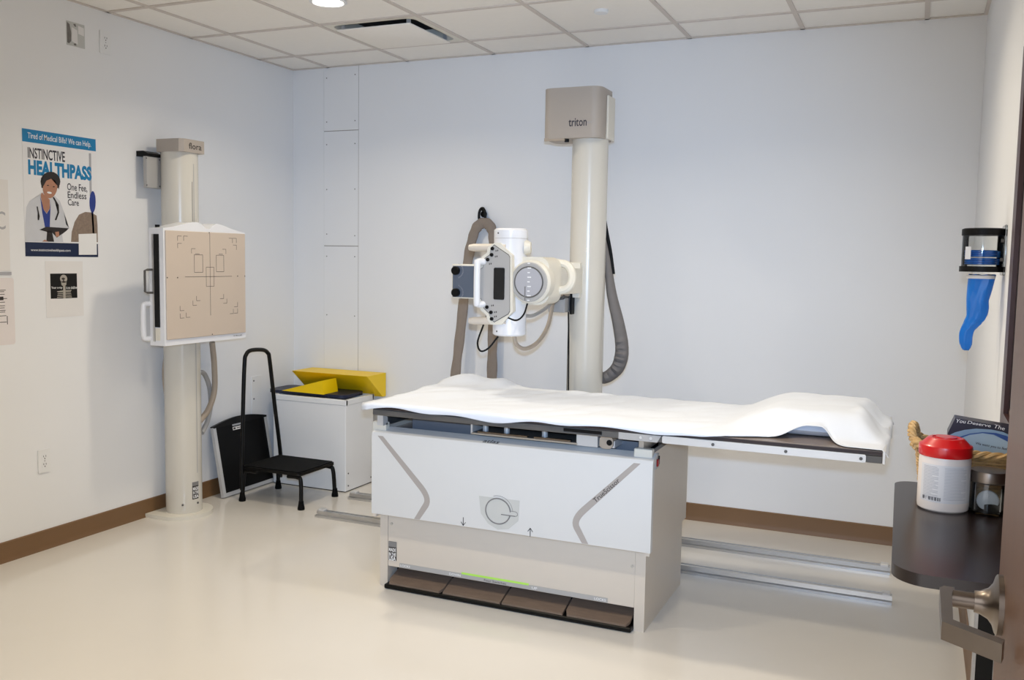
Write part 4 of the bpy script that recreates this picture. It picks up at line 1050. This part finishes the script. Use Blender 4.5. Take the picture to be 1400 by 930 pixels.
for s in range(3):
    pts = []
    for k, q in enumerate(dense):
        a = k*.55+s*2*PI/3; tn = (dense[(k+1) % len(dense)]-dense[k-1]).normalized(); rise = .022*max(0, (4.03-q.x)/.05)**1.0 if q.x < 4.03 else 0
        pts.append((q.x+tn.y*.006*math.cos(a), q.y-tn.x*.006*math.cos(a), SHZ+.116+rise+.006*math.sin(a)))
    tube(bm, pts, .0058, 6, closed=True)
obj('braided_rim', bm, M['wicker'], bk)
bm = nb()
for k in range(16):
    pass
hpts = spline([(gx0-.006, gy0+.02, SHZ+.118), (gx0-.014, gy0+.03, SHZ+.150), (gx0-.012, (gy0+gy1)/2, SHZ+.166), (gx0-.006, gy1-.03, SHZ+.150), (gx0, gy1-.02, SHZ+.118)], 10)
for s in range(3):
    pts = []
    for k, q in enumerate(hpts): a = k*.6+s*2*PI/3; pts.append(q+Vector((.006*math.cos(a), 0, .006*math.sin(a))))
    tube(bm, pts, .006, 6)
obj('handle', bm, M['wicker'], bk)
# carton in the basket
cb = thing('glove_carton', 'dark blue carton with white lettering standing in the wicker basket', 'carton', (4.13, -2.74, SHZ+.007))
q = [(1296, 592), (1306, 572), (1388, 586), (1388, 640), (1296, 640)]
CYF = -2.765
pts = [ony(x, y, CYF) for x, y in q]; pts[2].x = min(pts[2].x, 4.208); pts[3].x = 4.208; pts[3].z = SHZ+.012; pts[4].z = SHZ+.012; pts[4].x = pts[0].x
cbx = obj('carton_body', prism(nb(), pts, (0, .06, 0)), M['boxdark'], cb)
def cq(x, y, k): v_ = ony(x, y, CYF-.0004*k); v_.x = min(v_.x, 4.2075); return v_
def cprint(name, m, pl, k):
    bm = nb(); poly(bm, [cq(x, y, k) for x, y in pl]); bmesh.ops.triangulate(bm, faces=bm.faces); obj(name, bm, m, cb, smooth=False)
def zc(x, y): return (1290+x/11.63, 560+y/11.63)
cprint('printed_field', M['boxblue'], [zc(*c) for c in ((70, 420), (180, 365), (330, 325), (520, 305), (760, 320), (950, 360), (1120, 440), (1120, 760), (70, 760))], 1)
cprint('printed_band', M['boxmid'], [zc(*c) for c in ((100, 505), (240, 440), (420, 385), (620, 360), (840, 375), (1000, 420), (1120, 480), (1120, 560), (980, 490), (800, 400), (620, 375), (420, 400), (250, 460), (170, 510))], 2)
cprint('printed_oval', M['boxlt'], [zc(*c) for c in ((160, 515), (260, 460), (430, 405), (620, 380), (790, 405), (960, 485), (1115, 570), (1115, 760), (160, 760))], 2)
for s, a, b, c, m in (('You', (185, 205), (345, 222), (205, 150), 'ptext'), ('Deserve', (375, 225), (745, 285), (395, 180), 'ptext'), ('The', (790, 290), (965, 335), (815, 235), 'ptext'),
                      ('Best', (1040, 350), (1120, 372), (1060, 320), 'ptext'), ('We want you to feel', (500, 565), (1000, 660), (515, 515), 'pink'), ('comfortable and safe', (370, 655), (720, 720), (380, 620), 'pink')):
    pa, pb, pc = cq(*zc(*a), 4), cq(*zc(*b), 4), cq(*zc(*c), 4); text(s, M[m], cb, pa, pb-pa, pc-pa, bold=.01)
# bag dispenser
gx_, gy_ = 4.161, -1.925; GR = .0625
ds = thing('bag_dispenser', 'clear wall dispenser with black rings holding a hanging blue bag', 'dispenser', (gx_, gy_, 1.24))
obj('clear_cylinder', lathe(nb(), (gx_, gy_, 0), [(GR-.004, 1.488), (GR-.002, 1.488), (GR-.002, 1.61), (GR-.004, 1.61)], seg=36), M['glass'], ds)
obj('top_ring', lathe(nb(), (gx_, gy_, 0), [(GR-.004, 1.602), (GR+.001, 1.602), (GR+.001, 1.622), (GR-.006, 1.625), (.001, 1.625)], seg=36), M['black'], ds)
bm = nb(); lathe(bm, (gx_, gy_, 0), [(GR-.016, 1.485), (GR+.003, 1.485), (GR+.003, 1.503), (GR-.016, 1.503)], seg=36)
obj('bottom_ring', bm, M['black'], ds)
bm = nb(); box(bm, W-.008, W-.0005, gy_-.05, gy_+.05, 1.475, 1.635, .002, 1); obj('wall_plate', bm, M['glass'], ds)
bm = nb()
for z in (1.585, 1.525): cyl(bm, (W-.016, gy_-.035, z), (W-.006, gy_-.035, z), .006, 10)
obj('screw', bm, M['dgrey'], ds)
for z0, z1, r in ((1.508, 1.530, .047), (1.533, 1.555, .0485)):
    bm = nb(); n_ = 3
    prof = [(r-.004, z0)]
    for k in range(n_): prof += [(r, z0+(z1-z0)*(k+.2)/n_), (r, z0+(z1-z0)*(k+.7)/n_), (r-.003, z0+(z1-z0)*(k+.95)/n_)]
    prof += [(r-.004, z1), (r-.012, z1)]
    obj('folded_bag', lathe(bm, (gx_-.004, gy_, 0), prof, seg=32), M['bag'], ds)
def gp(x, y): return ony(x, y, gy_)
edges = [(376, 1324, 1362, .030), (395, 1322, 1357, .026), (410, 1321, 1352, .022), (422, 1321, 1352, .019), (432, 1321, 1349, .016), (442, 1317, 1342, .014), (450, 1313, 1333, .012), (460, 1311, 1330, .011), (470, 1312, 1329, .010), (478, 1316, 1325, .006)]
rings = []; bm = nb()
mids = spline([gp((l_+r_)/2, y_) for y_, l_, r_, d_ in edges], 3); hw_ = spline([((gp(r_, y_)-gp(l_, y_)).length/2, d_, 0) for y_, l_, r_, d_ in edges], 3)
for i, p in enumerate(mids):
    a, b = hw_[i].x, hw_[i].y
    rings.append([bm.verts.new(p+Vector((a*math.cos(2*PI*k/24), b*math.sin(2*PI*k/24)*(1+.15*math.sin(k*1.3+i*.2)), .003*math.sin(k*2.1+i)))) for k in range(24)])
for a, b in zip(rings, rings[1:]):
    for k in range(24): bm.faces.new((a[k], a[(k+1) % 24], b[(k+1) % 24], b[k]))
bm.faces.new(rings[0][::-1]); bm.faces.new(rings[-1])
bg = obj('hanging_bag', bm, M['bag'], ds)
obj('bag_band', lathe(nb(), gp(1341, 378.5), [(.0415, -.006), (.0418, -.005), (.0418, .004), (.0415, .005)], seg=28), M['labelp'], ds)
bm = nb(); q = gp(1316, 341); box(bm, gx_-.052, gx_-.036, gy_-.053, gy_-.0525, 1.525, 1.565); 
obj('barcode_label', bm, M['labelp'], ds)

# ================================================================== DOOR
DX = 4.110
dr = struct('door_1', box(nb(), DX, DX+.045, -4.635, -3.742, .012, 2.09, .002, 1), M['door'], origin=(DX, -4.635, 0), label='brown wood door standing open in the right foreground')
LY, LZ = -3.812, 1.015
dh = obj('door_handle', lathe(nb(), (DX, LY, LZ), [(.043, 0), (.043, .007), (.040, .009), (.030, .012), (.022, .018), (.017, .028), (.0155, .036)], axis=(-1, 0, 0), seg=40), M['steel'], dr)
obj('spindle', cyl(nb(), (DX-.034, LY, LZ), (DX-.068, LY, LZ), .0125, 28), M['steel'], dh)
bm = nb()
hwx, hz = .008, .0125
pl = [(DX-.062, LY+.014), (DX-.076, LY+.014), (DX-.082, LY+.004), (DX-.082, LY-.140), (DX-.014, LY-.190), (DX-.010, LY-.172), (DX-.068, LY-.126), (DX-.066, LY-.014)]
obj('lever', bev(prism(nb(), [(x, y, LZ-hz) for x, y in pl], (0, 0, 2*hz)), .0025, 2), M['steel'], dh)
